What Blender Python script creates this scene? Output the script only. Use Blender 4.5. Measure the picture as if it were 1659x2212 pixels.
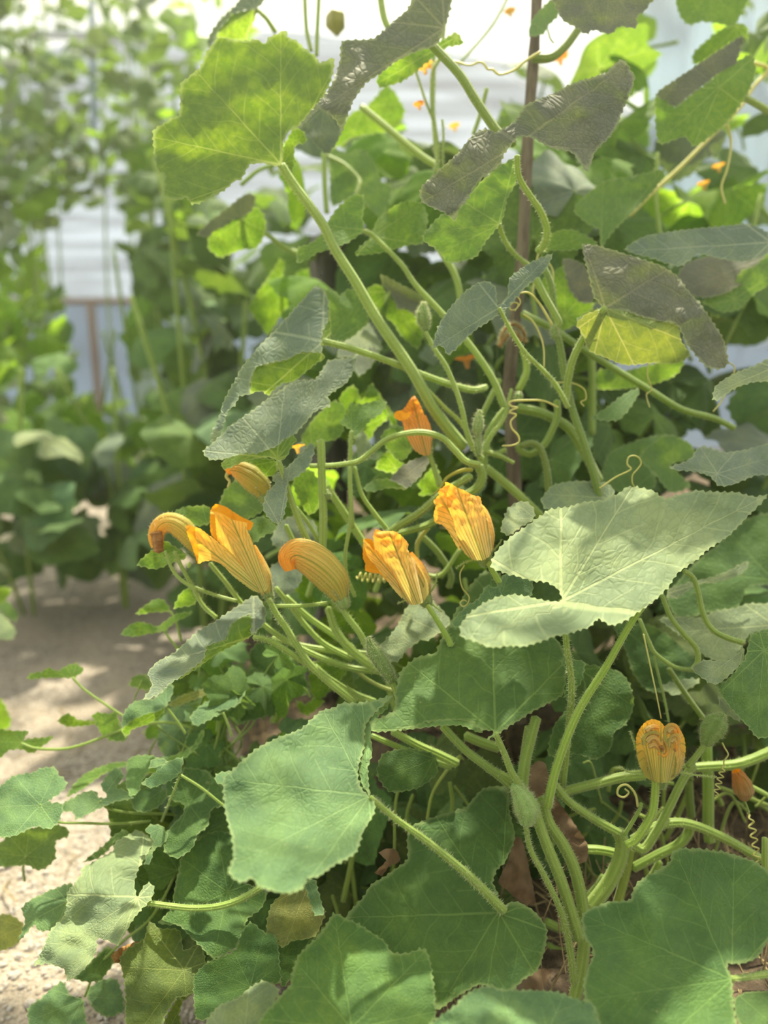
import bpy, math, random
import numpy as np
from mathutils import Vector, Matrix, noise
from mathutils.geometry import delaunay_2d_cdt

# ------------------------------------------------------------------ camera, sky, sun, exposure
SC = bpy.context.scene
for o in list(bpy.data.objects): bpy.data.objects.remove(o)
W, H, F = 1659.0, 2212.0, 1671.0
PITCH = math.radians(-11.0)
CAM = Vector((0, 0, 1.0))
cam_d = bpy.data.cameras.new('camera'); cam = bpy.data.objects.new('camera', cam_d)
SC.collection.objects.link(cam); SC.camera = cam
cam.location = CAM; cam.rotation_euler = (math.pi / 2 + PITCH, 0, 0)
cam_d.sensor_fit = 'VERTICAL'; cam_d.sensor_height = 24; cam_d.lens = 24 * F / H
cam_d.clip_start = 0.02; cam_d.clip_end = 60
cam_d.dof.use_dof = True; cam_d.dof.focus_distance = .94; cam_d.dof.aperture_fstop = 1.3
RGT = Vector((1, 0, 0)); FWD = Vector((0, math.cos(PITCH), math.sin(PITCH))); UPV = Vector((0, -math.sin(PITCH), math.cos(PITCH)))

world = bpy.data.worlds.new('sky'); SC.world = world; world.use_nodes = True
bgn = world.node_tree.nodes['Background']
bgn.inputs['Color'].default_value = (1.0, 0.96, 0.84, 1); bgn.inputs['Strength'].default_value = .88
sun_d = bpy.data.lights.new('sun', 'SUN'); sun = bpy.data.objects.new('sun', sun_d)
SC.collection.objects.link(sun); sun_d.energy = 19.0; sun_d.angle = math.radians(1.6); sun_d.color = (1.0, 0.90, 0.66)
SUNDIR = Vector((0.12, 0.50, 0.86)).normalized()      # towards the sun: ahead of the camera, high
sun.rotation_euler = SUNDIR.to_track_quat('Z', 'Y').to_euler()
SC.view_settings.view_transform = 'Standard'; SC.view_settings.look = 'None'
SC.view_settings.exposure = -0.06; SC.view_settings.gamma = 1.0; SC.view_settings.use_curve_mapping = False
cy = SC.cycles
cy.use_denoising = True; cy.max_bounces = 6; cy.diffuse_bounces = 3; cy.glossy_bounces = 1
cy.use_adaptive_sampling = True; cy.adaptive_threshold = .05; cy.adaptive_min_samples = 12
cy.transmission_bounces = 4; cy.transparent_max_bounces = 6; cy.sample_clamp_indirect = 8; cy.volume_bounces = 0
cy.caustics_reflective = False; cy.caustics_refractive = False

random.seed(7); RS = np.random.RandomState(7)
COL = SC.collection

def at(px, py, d):
    """the point seen at photo pixel (px, py), d metres ahead along the camera's axis"""
    return CAM + FWD * d + RGT * ((px - W / 2) / F * d) + UPV * ((H / 2 - py) / F * d)

# ------------------------------------------------------------------ scattering volume added to give the lens flare's pale veil
def flare_haze():
    m = bpy.data.materials.new('flare_veil'); m.use_nodes = True; nt = m.node_tree
    for q in list(nt.nodes): nt.nodes.remove(q)
    v = nt.nodes.new('ShaderNodeVolumeScatter'); v.inputs['Color'].default_value = (1, .97, .88, 1)
    v.inputs['Density'].default_value = FLARE_HAZE; v.inputs['Anisotropy'].default_value = .72
    o = nt.nodes.new('ShaderNodeOutputMaterial'); nt.links.new(v.outputs[0], o.inputs['Volume'])
    me = bpy.data.meshes.new('flare_veil'); a, b, c, d, e, f = -8.2, 5.2, -2.2, 9.3, -.3, 5.2
    me.from_pydata([(x, y, z) for z in (e, f) for y in (c, d) for x in (a, b)], [], [(0, 2, 3, 1), (4, 5, 7, 6), (0, 1, 5, 4), (2, 6, 7, 3), (0, 4, 6, 2), (1, 3, 7, 5)])
    me.materials.append(m); o = bpy.data.objects.new('flare_haze', me); COL.objects.link(o); o['kind'] = 'stuff'; o['label'] = 'thin scattering air volume added to give the lens flare veil'
FLARE_HAZE = .018
flare_haze()
# ------------------------------------------------------------------ materials
def mat(name):
    m = bpy.data.materials.new(name); m.use_nodes = True
    nt = m.node_tree
    for n in list(nt.nodes): nt.nodes.remove(n)
    return m, nt

class N:
    """tiny node helper"""
    def __init__(s, nt): s.nt = nt
    def node(s, t, **kw):
        n = s.nt.nodes.new(t)
        for k, v in kw.items(): setattr(n, k, v)
        return n
    def put(s, sock, v):
        if isinstance(v, bpy.types.NodeSocket): s.nt.links.new(v, sock)
        else: sock.default_value = v
    def m(s, op, a, b=None, c=None, clamp=False):
        n = s.node('ShaderNodeMath', operation=op); n.use_clamp = clamp
        s.put(n.inputs[0], a)
        if b is not None: s.put(n.inputs[1], b)
        if c is not None: s.put(n.inputs[2], c)
        return n.outputs[0]
    def ss(s, x, a, b, o0=0.0, o1=1.0):
        n = s.node('ShaderNodeMapRange', interpolation_type='SMOOTHSTEP')
        s.put(n.inputs[0], x); s.put(n.inputs[1], a); s.put(n.inputs[2], b); s.put(n.inputs[3], o0); s.put(n.inputs[4], o1)
        return n.outputs[0]
    def mix(s, f, a, b, bt='MIX'):
        n = s.node('ShaderNodeMix', data_type='RGBA', blend_type=bt)
        s.put(n.inputs[0], f); s.put(n.inputs[6], a); s.put(n.inputs[7], b)
        return n.outputs[2]
    def noise(s, vec, scale, detail=3.0, rough=.5, color=False):
        n = s.node('ShaderNodeTexNoise'); s.put(n.inputs['Vector'], vec); s.put(n.inputs['Scale'], scale)
        n.inputs['Detail'].default_value = detail; n.inputs['Roughness'].default_value = rough
        return n.outputs['Color' if color else 'Fac']
    def vor(s, vec, scale, feature='F1', out='Distance'):
        n = s.node('ShaderNodeTexVoronoi', feature=feature); s.put(n.inputs['Vector'], vec); s.put(n.inputs['Scale'], scale)
        return n.outputs[out]
    def bsdf(s, color, rough=.6, spec=.35, normal=None, sheen=0.0):
        b = s.node('ShaderNodeBsdfPrincipled'); s.put(b.inputs['Base Color'], color); s.put(b.inputs['Roughness'], rough)
        b.inputs['Specular IOR Level'].default_value = spec; b.inputs['Sheen Weight'].default_value = sheen
        if normal is not None: s.put(b.inputs['Normal'], normal)
        return b.outputs[0]
    def mixs(s, f, a, b):
        n = s.node('ShaderNodeMixShader'); s.put(n.inputs[0], f); s.nt.links.new(a, n.inputs[1]); s.nt.links.new(b, n.inputs[2])
        return n.outputs[0]
    def bump(s, h, strength, dist=.001):
        n = s.node('ShaderNodeBump'); s.put(n.inputs['Height'], h); n.inputs['Strength'].default_value = strength
        n.inputs['Distance'].default_value = dist
        return n.outputs[0]
    def out(s, sh):
        o = s.node('ShaderNodeOutputMaterial'); s.nt.links.new(sh, o.inputs[0])

def leaf_material(name, step=40.0, fine=True, vamt=.5, namt=.22, bst=.5, bd=.0009, fixed=None, wd=.0088, tcm=(1, 1, 1)):
    """palmate leaf: five to nine main veins fan out of the leaf base, side veins leave them, a net fills in.
    Object colour = the blade's own green, its alpha = how much light the blade lets through."""
    m, nt = mat(name); n = N(nt)
    uvn = n.node('ShaderNodeUVMap', uv_map='UVMap'); uv = uvn.outputs[0]
    sep = n.node('ShaderNodeSeparateXYZ'); nt.links.new(uv, sep.inputs[0]); x, y = sep.outputs[0], sep.outputs[1]
    oi = n.node('ShaderNodeObjectInfo'); oc, oa = (oi.outputs['Color'], oi.outputs['Alpha']) if fixed is None else (fixed[:3] + (1,), fixed[3])
    st = math.radians(step)
    th = n.m('ARCTAN2', y, x); a = n.m('DIVIDE', th, st); k = n.m('ROUND', a)
    dl = n.m('MULTIPLY', n.m('SUBTRACT', a, k), st)
    r = n.m('SQRT', n.m('ADD', n.m('MULTIPLY', x, x), n.m('MULTIPLY', y, y)))
    wob = n.m('MULTIPLY', n.m('SUBTRACT', n.noise(uv, 5.0, 2.0), .5), .05)
    al = n.m('MULTIPLY', r, n.m('COSINE', dl))
    ac = n.m('ABSOLUTE', n.m('ADD', n.m('MULTIPLY', r, n.m('SINE', dl)), n.m('MULTIPLY', wob, n.m('MULTIPLY', r, .8))))
    wid = n.m('MULTIPLY', n.m('SUBTRACT', 1.15, al), wd)
    main = n.ss(ac, wid, n.m('MULTIPLY', wid, .35))
    q = n.m('ADD', n.m('MULTIPLY', n.m('SUBTRACT', al, n.m('MULTIPLY', ac, n.m('ADD', 1.25, n.m('MULTIPLY', ac, -1.4)))), 6.5),
            n.m('ADD', n.m('MULTIPLY', wob, 9.0), n.m('MULTIPLY', k, .37)))
    fq = n.m('ABSOLUTE', n.m('SUBTRACT', n.m('FRACT', q), .5))
    side = n.m('MULTIPLY', n.ss(fq, .055, .02), n.ss(ac, .0, .30, .8, .25))
    warp = n.node('ShaderNodeVectorMath', operation='MULTIPLY_ADD')
    nt.links.new(n.noise(uv, 6.0, 2.0, color=True), warp.inputs[0]); warp.inputs[1].default_value = (.06, .06, 0); nt.links.new(uv, warp.inputs[2])
    net = n.vor(warp.outputs[0], 27.0, 'DISTANCE_TO_EDGE')
    netl = n.ss(net, .09, .01)
    vein = n.m('MAXIMUM', main, n.m('MULTIPLY', side, .6))
    # colour of the blade
    big = n.noise(uv, 2.6, 4.0); spk = n.noise(uv, 26.0, 3.0)
    top = n.mix(n.ss(big, .38, .68), oc, n.mix(1.0, oc, (1.45, 1.35, 1.15, 1), 'MULTIPLY'))
    top = n.mix(n.m('MULTIPLY', n.ss(spk, .5, .75), .35), top, n.mix(1.0, oc, (1.5, 1.45, 1.6, 1), 'MULTIPLY'))
    top = n.mix(n.m('MULTIPLY', netl, namt), top, n.mix(1.0, oc, (.55, .62, .55, 1), 'MULTIPLY'))
    top = n.mix(n.m('MULTIPLY', vein, vamt), top, n.mix(1.0, oc, (2.6, 2.2, 2.0, 1), 'MULTIPLY'))
    dots = n.m('MULTIPLY', n.ss(n.vor(uv, 11.0), .085, .05), n.ss(n.noise(uv, 9.0), .55, .62))
    top = n.mix(n.m('MULTIPLY', dots, .5), top, (.45, .42, .22, 1))
    und = n.mix(.55, top, (.17, .30, .10, 1))
    geo = n.node('ShaderNodeNewGeometry')
    rim = n.node('ShaderNodeAttribute', attribute_name='rim'); rf = n.ss(rim.outputs['Fac'], .45, .95)  # paler margin, with the rim light of edge hairs put into the colour
    base = n.mix(n.m('MULTIPLY', rf, .28), n.mix(geo.outputs['Backfacing'], top, und), (.38, .46, .20, 1))
    hgt = n.m('ADD', n.m('MULTIPLY', n.m('SUBTRACT', n.ss(net, 0, .28), n.m('MULTIPLY', vein, 1.2)), 1.0), n.m('MULTIPLY', spk, .35))
    bmp = n.bump(hgt, bst, bd)
    refl = n.bsdf(base, .68, .18, bmp, .12)
    # light coming through
    yel = n.mix(n.ss(big, .35, .7), (.30, .47, .012, 1), (.46, .62, .022, 1))
    mot = n.ss(n.noise(uv, 15.0, 4.0, .6), .35, .68)
    tc = n.mix(mot, n.mix(1.0, yel, (.42, .55, .5, 1), 'MULTIPLY'), yel)
    tc = n.mix(n.m('MULTIPLY', netl, .25), tc, (.2, .36, .02, 1))
    tc = n.mix(n.m('MULTIPLY', vein, .7), tc, (.80, .88, .25, 1))
    tc = n.mix(.22, tc, n.mix(1.0, oc, (2.5, 2.5, 2.0, 1), 'MULTIPLY'))
    tc = n.mix(n.m('MULTIPLY', rf, .35), tc, (.8, .9, .4, 1))
    tc = n.mix(1.0, tc, tcm + (1,), 'MULTIPLY')
    tr = n.node('ShaderNodeBsdfTranslucent'); nt.links.new(tc, tr.inputs[0])
    n.out(n.mixs(oa, refl, tr.outputs[0]))
    return m

def simple(name, color, color2=None, scale=30.0, rough=.7, trans=0.0, tcol=None, bump=0.0, spec=.3, stretch=None, bdist=.002):
    m, nt = mat(name); n = N(nt)
    tx = n.node('ShaderNodeTexCoord'); v = tx.outputs['Object']
    if stretch:
        mp = n.node('ShaderNodeMapping'); mp.inputs['Scale'].default_value = stretch; nt.links.new(v, mp.inputs[0]); v = mp.outputs[0]
    f = n.noise(v, scale, 4.0, .6)
    c = n.mix(n.ss(f, .3, .7), color + (1,), (color2 or color) + (1,))
    sh = n.bsdf(c, rough, spec, n.bump(f, bump, bdist) if bump else None)
    if trans:
        t = n.node('ShaderNodeBsdfTranslucent'); t.inputs[0].default_value = (tcol or color) + (1,)
        sh = n.mixs(trans, sh, t.outputs[0])
    n.out(sh); return m

def stem_material(name, c1, c2, trans, tcol):
    m, nt = mat(name); n = N(nt)
    uvn = n.node('ShaderNodeUVMap', uv_map='UVMap'); sep = n.node('ShaderNodeSeparateXYZ'); nt.links.new(uvn.outputs[0], sep.inputs[0])
    tx = n.node('ShaderNodeTexCoord')
    rib = n.m('ADD', n.m('MULTIPLY', n.m('SINE', n.m('MULTIPLY', sep.outputs[0], 2 * math.pi * 7)), .5), .5)
    nz = n.noise(tx.outputs['Object'], 60.0, 3.0)
    f = n.m('MULTIPLY', n.m('ADD', rib, nz), .5)
    oi = n.node('ShaderNodeObjectInfo')
    c = n.mix(1.0, n.mix(f, c1 + (1,), c2 + (1,)), oi.outputs['Color'], 'MULTIPLY')
    t = n.node('ShaderNodeBsdfTranslucent'); t.inputs[0].default_value = tcol + (1,)
    n.out(n.mixs(trans, n.bsdf(c, .5, .4, n.bump(rib, .5, .0012), .3), t.outputs[0]))
    return m

def petal_material(name):
    """squash blossom: orange-yellow petals with green ribs that fade towards the lip and fine side veins"""
    m, nt = mat(name); n = N(nt)
    uvn = n.node('ShaderNodeUVMap', uv_map='UVMap'); sep = n.node('ShaderNodeSeparateXYZ'); nt.links.new(uvn.outputs[0], sep.inputs[0])
    u, v = sep.outputs[0], sep.outputs[1]
    oi = n.node('ShaderNodeObjectInfo'); ag = oi.outputs['Alpha']         # alpha: how green the outside is
    a5 = n.m('MULTIPLY', u, 5.0); fr = n.m('ABSOLUTE', n.m('SUBTRACT', n.m('FRACT', a5), .5))
    ribw = n.m('SUBTRACT', .13, n.m('MULTIPLY', v, .085))
    rib = n.ss(fr, ribw, .0)
    f15 = n.m('ABSOLUTE', n.m('SUBTRACT', n.m('FRACT', n.m('MULTIPLY', u, 25.0)), .5))
    rib2 = n.m('MULTIPLY', n.ss(f15, .22, .05), n.ss(v, .85, .25))
    q = n.m('SUBTRACT', n.m('MULTIPLY', v, 9.0), n.m('MULTIPLY', fr, 6.0)); fq = n.m('ABSOLUTE', n.m('SUBTRACT', n.m('FRACT', q), .5))
    br = n.m('MULTIPLY', n.ss(fq, .16, .03), n.m('MULTIPLY', n.ss(v, .25, .6), .55))
    g = n.m('MULTIPLY', n.m('MAXIMUM', rib, n.m('MAXIMUM', n.m('MULTIPLY', rib2, .8), br)), n.m('MULTIPLY', n.ss(v, 1.15, .7), 1.0))
    tx = n.node('ShaderNodeTexCoord'); nz = n.noise(tx.outputs['Object'], 90.0, 3.0)
    yel = n.mix(n.ss(v, .1, .95), (.84, .72, .30, 1), (1.0, .56, .07, 1))
    yel = n.mix(n.m('MULTIPLY', n.ss(nz, .45, .7), .3), yel, (1.0, .66, .14, 1))
    yel = n.mix(1.0, yel, oi.outputs['Color'], 'MULTIPLY')
    grn = n.mix(n.ss(v, 0, 1.0), (.10, .20, .02, 1), (.22, .25, .03, 1))
    c = n.mix(n.m('MULTIPLY', g, n.m('ADD', .75, n.m('MULTIPLY', ag, .25))), yel, grn)
    c = n.mix(n.m('MULTIPLY', ag, n.ss(v, 1.0, .1)), c, (.38, .46, .08, 1))
    geo = n.node('ShaderNodeNewGeometry')
    c = n.mix(n.m('MULTIPLY', geo.outputs['Backfacing'], .9), c, n.mix(n.ss(fr, .1, .0, 0.0, .5), (1.0, .45, .012, 1), (.85, .30, .01, 1)))
    t = n.node('ShaderNodeBsdfTranslucent'); nt.links.new(n.mix(1.0, c, (1.0, .95, .7, 1), 'MULTIPLY'), t.inputs[0])
    h = n.m('ADD', n.m('MULTIPLY', g, -1.0), nz)
    n.out(n.mixs(.42, n.bsdf(c, .55, .25, n.bump(h, .5, .0012), .2), t.outputs[0]))
    return m

M_LEAF = leaf_material('squash_leaf_blade')
M_HERB = leaf_material('mallow_leaf_blade', 45.0)
M_OLD = leaf_material('quilted_old_leaf_blade', vamt=.16, namt=.38, bst=.5, bd=.0016)
M_UNDER = leaf_material('leaf_underside', vamt=.5, namt=.3, fixed=(.10, .17, .03, .62))
M_FLAP = leaf_material('dull_leaf_upper_side', vamt=.2, namt=.35, bst=.5, bd=.0016, fixed=(.095, .115, .085, .10))
M_UNDERY = leaf_material('yellowing_leaf_underside', vamt=.2, namt=.5, fixed=(.19, .21, .05, .36), tcm=(1.0, .85, 1))
M_STEM = stem_material('green_stem', (.20, .33, .055), (.38, .52, .12), .25, (.5, .65, .08))
M_WOODY = simple('old_woody_vine', (.085, .068, .045), (.17, .15, .10), 60, .8, bump=.6, stretch=(1, 1, .15))
M_HAIR = simple('stem_hair', (.62, .68, .42), (.75, .78, .55), 30, .5, .5, (.9, .95, .6))
M_PETAL = petal_material('squash_blossom_petal')
M_CALYX = stem_material('hairy_green_calyx', (.17, .28, .06), (.30, .42, .14), .25, (.4, .55, .1))
M_BROWN = simple('withered_brown_tissue', (.26, .12, .035), (.45, .27, .10), 80, .8, .25, (.5, .25, .06), bump=.5)
M_DRY = simple('dry_brown_leaf', (.13, .085, .05), (.27, .19, .12), 40, .85, .25, (.28, .18, .09), bump=.6)
M_TENDRIL = simple('yellow_green_tendril', (.55, .55, .16), (.62, .62, .26), 50, .5, .25, (.7, .7, .2))
M_STRAW = simple('dry_straw', (.16, .12, .06), (.34, .27, .14), 30, .85)
M_STAKE = simple('weathered_stake_wood', (.05, .055, .045), (.12, .12, .10), 30, .85, bump=.5, stretch=(1, 1, .1))
M_BATTEN = simple('brown_timber_batten', (.17, .12, .09), (.26, .20, .15), 12, .8, stretch=(1, 1, .2))
M_PIPE = simple('galvanised_pipe', (.30, .36, .42), (.40, .46, .52), 8, .4, spec=.6)

def film_material(name, tint, clear, bands=False):
    m, nt = mat(name); n = N(nt)
    tx = n.node('ShaderNodeTexCoord'); v = tx.outputs['Object']
    mp = n.node('ShaderNodeMapping'); mp.inputs['Scale'].default_value = (.35, .35, 7.0) if bands else (.8, .8, .8); nt.links.new(v, mp.inputs[0])
    w = n.noise(mp.outputs[0], 1.6, 3.0)
    c = n.mix(n.ss(w, .35, .65), tuple(t * (.62 if bands else 1) for t in tint) + (1,), tuple(min(1, t * 1.15) for t in tint) + (1,))
    t = n.node('ShaderNodeBsdfTranslucent'); nt.links.new(c, t.inputs[0])
    b = n.bsdf(c, .35, .5, n.bump(w, .6, .03))
    tp = n.node('ShaderNodeBsdfTransparent')
    n.out(n.mixs(clear, n.mixs(.6, b, t.outputs[0]), tp.outputs[0]))
    return m
M_FILM = film_material('clouded_greenhouse_film', (.80, .86, .97), .62)
M_FILM_WALL = film_material('white_greenhouse_film', (.27, .33, .44), .04, True)
M_FILM_BLUE = film_material('pale_blue_film', (.22, .31, .40), .10)
M_FILM_LOW = film_material('dull_blue_film', (.09, .13, .20), .03)

def ground_material():
    m, nt = mat('gravelly_path_soil'); n = N(nt)
    tx = n.node('ShaderNodeTexCoord'); v = tx.outputs['Object']
    d = n.vor(v, 95.0); cc = n.vor(v, 95.0, 'F1', 'Color')
    b = n.noise(v, 3.0, 5.0); s = n.noise(v, 160.0, 3.0)
    sp = n.node('ShaderNodeSeparateXYZ'); nt.links.new(cc, sp.inputs[0])
    c = n.mix(n.ss(sp.outputs[0], .1, .9), (.22, .20, .175, 1), (.50, .46, .415, 1))
    c = n.mix(n.m('MULTIPLY', n.ss(d, .35, .6), .55), c, (.20, .165, .13, 1))
    c = n.mix(n.m('MULTIPLY', n.ss(b, .42, .62), .6), c, (.42, .36, .29, 1))
    c = n.mix(n.m('MULTIPLY', n.ss(s, .45, .65), .35), c, (.16, .13, .10, 1))
    h = n.m('ADD', n.ss(d, .6, .1), n.m('MULTIPLY', s, .5))
    n.out(n.bsdf(c, .9, .2, n.bump(h, .8, .006))); return m
def bed_material():
    m, nt = mat('dark_bed_soil'); n = N(nt)
    tx = n.node('ShaderNodeTexCoord'); v = tx.outputs['Object']
    b = n.noise(v, 14.0, 6.0, .7)
    c = n.mix(n.ss(b, .35, .7), (.055, .042, .03, 1), (.17, .13, .09, 1))
    n.out(n.bsdf(c, .95, .15, n.bump(b, .9, .02))); return m
M_GROUND = ground_material(); M_BED = bed_material()
M_STONE = simple('grey_gravel_stone', (.33, .31, .29), (.52, .48, .44), 60, .85, bump=.3)

# ------------------------------------------------------------------ object helpers
def setp(o, label=None, cat=None, group=None, kind=None):
    if label: o['label'] = label
    if cat: o['category'] = cat
    if group: o['group'] = group
    if kind: o['kind'] = kind
    return o
def wmat(o):
    return (wmat(o.parent) @ o.matrix_parent_inverse if o.parent else Matrix.Identity(4)) @ Matrix.LocRotScale(o.location, o.rotation_euler, o.scale)
def new_obj(name, me, parent=None, color=None):
    o = bpy.data.objects.new(name, me); COL.objects.link(o)
    if parent is not None:
        o.parent = parent
        pw = wmat(parent)
        o.matrix_parent_inverse = pw.inverted()
    if color is not None: o.color = color
    return o
def mesh(name, V, Fc, mats, uvs=None, midx=None, smooth=True):
    me = bpy.data.meshes.new(name)
    me.from_pydata([tuple(v) for v in V], [], [tuple(f) for f in Fc])
    for m in mats: me.materials.append(m)
    if uvs is not None:
        lay = me.uv_layers.new(name='UVMap')
        vi = np.empty(len(me.loops), dtype=np.int32); me.loops.foreach_get('vertex_index', vi)
        uv = np.asarray(uvs, dtype=np.float32)
        lay.data.foreach_set('uv', (uv[vi] if len(uv) == len(V) else uv).ravel())
    if midx is not None: me.polygons.foreach_set('material_index', np.asarray(midx, dtype=np.int32))
    me.polygons.foreach_set('use_smooth', [smooth] * len(me.polygons))
    me.update(); return me
def plant(name, base, label, cat, group=None):
    o = bpy.data.objects.new(name, None); COL.objects.link(o); o.location = base; o.empty_display_size = .05
    return setp(o, label, cat, group)

# ------------------------------------------------------------------ tubes (stems, petioles, tendrils, poles)
def smooth_path(P, n):
    """Catmull-Rom through the rows of P, n samples"""
    P = np.asarray(P, float)
    if len(P) == 2: t = np.linspace(0, 1, n)[:, None]; return P[0] * (1 - t) + P[1] * t
    Q = np.vstack([2 * P[0] - P[1], P, 2 * P[-1] - P[-2]]); out = []
    for s in np.linspace(0, len(P) - 1 - 1e-9, n):
        i = int(s); t = s - i; a, b, c, d = Q[i], Q[i + 1], Q[i + 2], Q[i + 3]
        out.append(.5 * ((2 * b) + (-a + c) * t + (2 * a - 5 * b + 4 * c - d) * t * t + (-a + 3 * b - 3 * c + d) * t ** 3))
    return np.array(out)
def frames(P):
    T = np.gradient(P, axis=0); T /= np.linalg.norm(T, axis=1)[:, None] + 1e-12
    u = np.cross(T[0], [.3, .1, .9]); u /= np.linalg.norm(u); U = [u]
    for i in range(1, len(P)):
        u = U[-1] - T[i] * np.dot(U[-1], T[i]); u /= np.linalg.norm(u) + 1e-12; U.append(u)
    U = np.array(U); return T, U, np.cross(T, U)
def tube_geo(P, R, sides=10, hair=0.0, hlen=.0035, ribs=.06):
    n = len(P); T, U, B = frames(P)
    V, Fc, UV, MI = [], [], [], []
    for i in range(n):
        for k in range(sides + 1):
            a = 2 * math.pi * k / sides; rr = R[i] * (1 + ribs * math.cos(5 * a))
            V.append(P[i] + (U[i] * math.cos(a) + B[i] * math.sin(a)) * rr); UV.append((k / sides, i / n))
    for i in range(n - 1):
        for k in range(sides):
            a = i * (sides + 1) + k; Fc.append((a, a + 1, a + sides + 2, a + sides + 1)); MI.append(0)
    for e, i in ((0, 0), (1, n - 1)):
        c = len(V); V.append(P[i] + T[i] * (R[i] * .5 * (1 if e else -1))); UV.append((.5, e))
        for k in range(sides):
            a = i * (sides + 1) + k; Fc.append((a, a + 1, c) if e else (a + 1, a, c)); MI.append(0)
    if hair > 0:
        L = float(np.sum(np.linalg.norm(np.diff(P, axis=0), axis=1))); nh = int(L * hair)
        for _ in range(min(nh, 2600)):
            s = RS.rand() * (n - 1.001); i = int(s); t = s - i
            p = P[i] * (1 - t) + P[i + 1] * t; r = R[i] * (1 - t) + R[i + 1] * t; a = RS.rand() * 6.283
            d = U[i] * math.cos(a) + B[i] * math.sin(a); g = T[i]; l = hlen * (.4 + RS.rand() * .8)
            w = np.cross(d, g) * .0003; q = p + d * r * .96; tip = q + d * l + g * (RS.rand() - .5) * l * .7
            c = len(V); V += [q - w, q + w, tip, q + g * .0003]; UV += [(0, 0)] * 4; Fc += [(c, c + 1, c + 2), (c, c + 2, c + 3)]; MI += [1, 1]
    return V, Fc, UV, MI
STEM_TINT = (1, 1, 1, 1)
def stem(parent, pts, dia, d=None, name='stem', material=None, hair=1500, hlen=.0045, tint=None, d1=None, taper=None, label=None, sides=10, wob=0.0):
    """pts: (px, py) or (px, py, depth); dia in photo pixels (one number or start/end)"""
    n0 = len(pts); Q = []
    for i, p in enumerate(pts):
        dd = p[2] if len(p) > 2 else d + ((d1 - d) * i / (n0 - 1) if d1 is not None else 0)
        Q.append((*at(p[0], p[1], dd), dd))
    Q = np.array(Q); ns = max(10, n0 * 6)
    S = smooth_path(Q, ns); P = S[:, :3]; D = S[:, 3]
    a, b = dia if isinstance(dia, (tuple, list)) else (dia, dia)
    t = np.linspace(0, 1, ns); R = (a + (b - a) * t) * .5 * D / F
    if wob: R = R * (1 + wob * np.sin(t * 40) + wob * RS.randn(ns) * .5)
    V, Fc, UV, MI = tube_geo(P, R, sides, hair, hlen)
    me = mesh(name, V, Fc, [material or M_STEM, M_HAIR], UV, MI)
    o = new_obj(name, me, parent, tint or STEM_TINT)
    if label: o['label'] = label
    return o
def tendril(parent, pts, d, dia=4, name='tendril', d1=None, coil=None):
    return stem(parent, pts, dia, d, name, M_TENDRIL, 0, d1=d1, sides=7)
def coil_pts(p0, p1, turns, amp, d, n=None):
    """a corkscrew between two pixels"""
    out = []; n = n or int(turns * 8); dx, dy = p1[0] - p0[0], p1[1] - p0[1]; L = math.hypot(dx, dy); nx, ny = -dy / L, dx / L
    for i in range(n + 1):
        t = i / n; a = 2 * math.pi * turns * t; s = amp * math.sin(a) * min(1, 4 * t + .3)
        out.append((p0[0] + dx * t + nx * s, p0[1] + dy * t + ny * s, d + amp * d / F * math.cos(a)))
    return out

# ------------------------------------------------------------------ leaves
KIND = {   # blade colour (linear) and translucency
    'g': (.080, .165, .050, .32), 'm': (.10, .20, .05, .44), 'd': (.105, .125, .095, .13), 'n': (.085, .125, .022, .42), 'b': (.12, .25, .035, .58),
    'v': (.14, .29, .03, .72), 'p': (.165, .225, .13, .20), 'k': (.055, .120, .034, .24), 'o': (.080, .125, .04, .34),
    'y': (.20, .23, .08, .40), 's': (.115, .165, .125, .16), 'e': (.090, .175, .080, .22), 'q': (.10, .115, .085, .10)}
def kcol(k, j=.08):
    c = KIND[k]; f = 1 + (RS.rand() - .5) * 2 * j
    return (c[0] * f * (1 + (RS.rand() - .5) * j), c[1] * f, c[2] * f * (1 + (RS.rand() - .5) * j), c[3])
def densify(pts, step, tooth, rough=1.0, closed=True):
    P = np.array(pts, float); n = len(P); out = []
    for i in range(n):
        a, b, c, d = P[i - 1], P[i], P[(i + 1) % n], P[(i + 2) % n]
        L = np.linalg.norm(c - b); m = max(1, int(round(L / step)))
        for j in range(m):
            t = j / m; cr = .5 * ((2 * b) + (-a + c) * t + (2 * a - 5 * b + 4 * c - d) * t * t + (-a + 3 * b - 3 * c + d) * t ** 3)
            out.append(.6 * cr + .4 * (b * (1 - t) + c * t))
    O = np.array(out); n = len(O)
    area = .5 * np.sum(O[:, 0] * np.roll(O[:, 1], -1) - np.roll(O[:, 0], -1) * O[:, 1])
    T = np.roll(O, -1, 0) - np.roll(O, 1, 0); T /= np.linalg.norm(T, axis=1)[:, None] + 1e-9
    Nn = np.stack([T[:, 1], -T[:, 0]], 1) * (1 if area > 0 else -1)
    amp = np.where(np.arange(n) % 3 == 0, tooth, np.where(np.arange(n) % 3 == 1, -tooth * .35, -tooth * .1)) + RS.randn(n) * tooth * .25 * rough
    return O + Nn * amp[:, None]
def inside(poly, pt):
    x, y = pt; c = False; n = len(poly); j = n - 1
    for i in range(n):
        xi, yi = poly[i]; xj, yj = poly[j]
        if (yi > y) != (yj > y) and x < (xj - xi) * (y - yi) / (yj - yi + 1e-12) + xi: c = not c
        j = i
    return c
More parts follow.
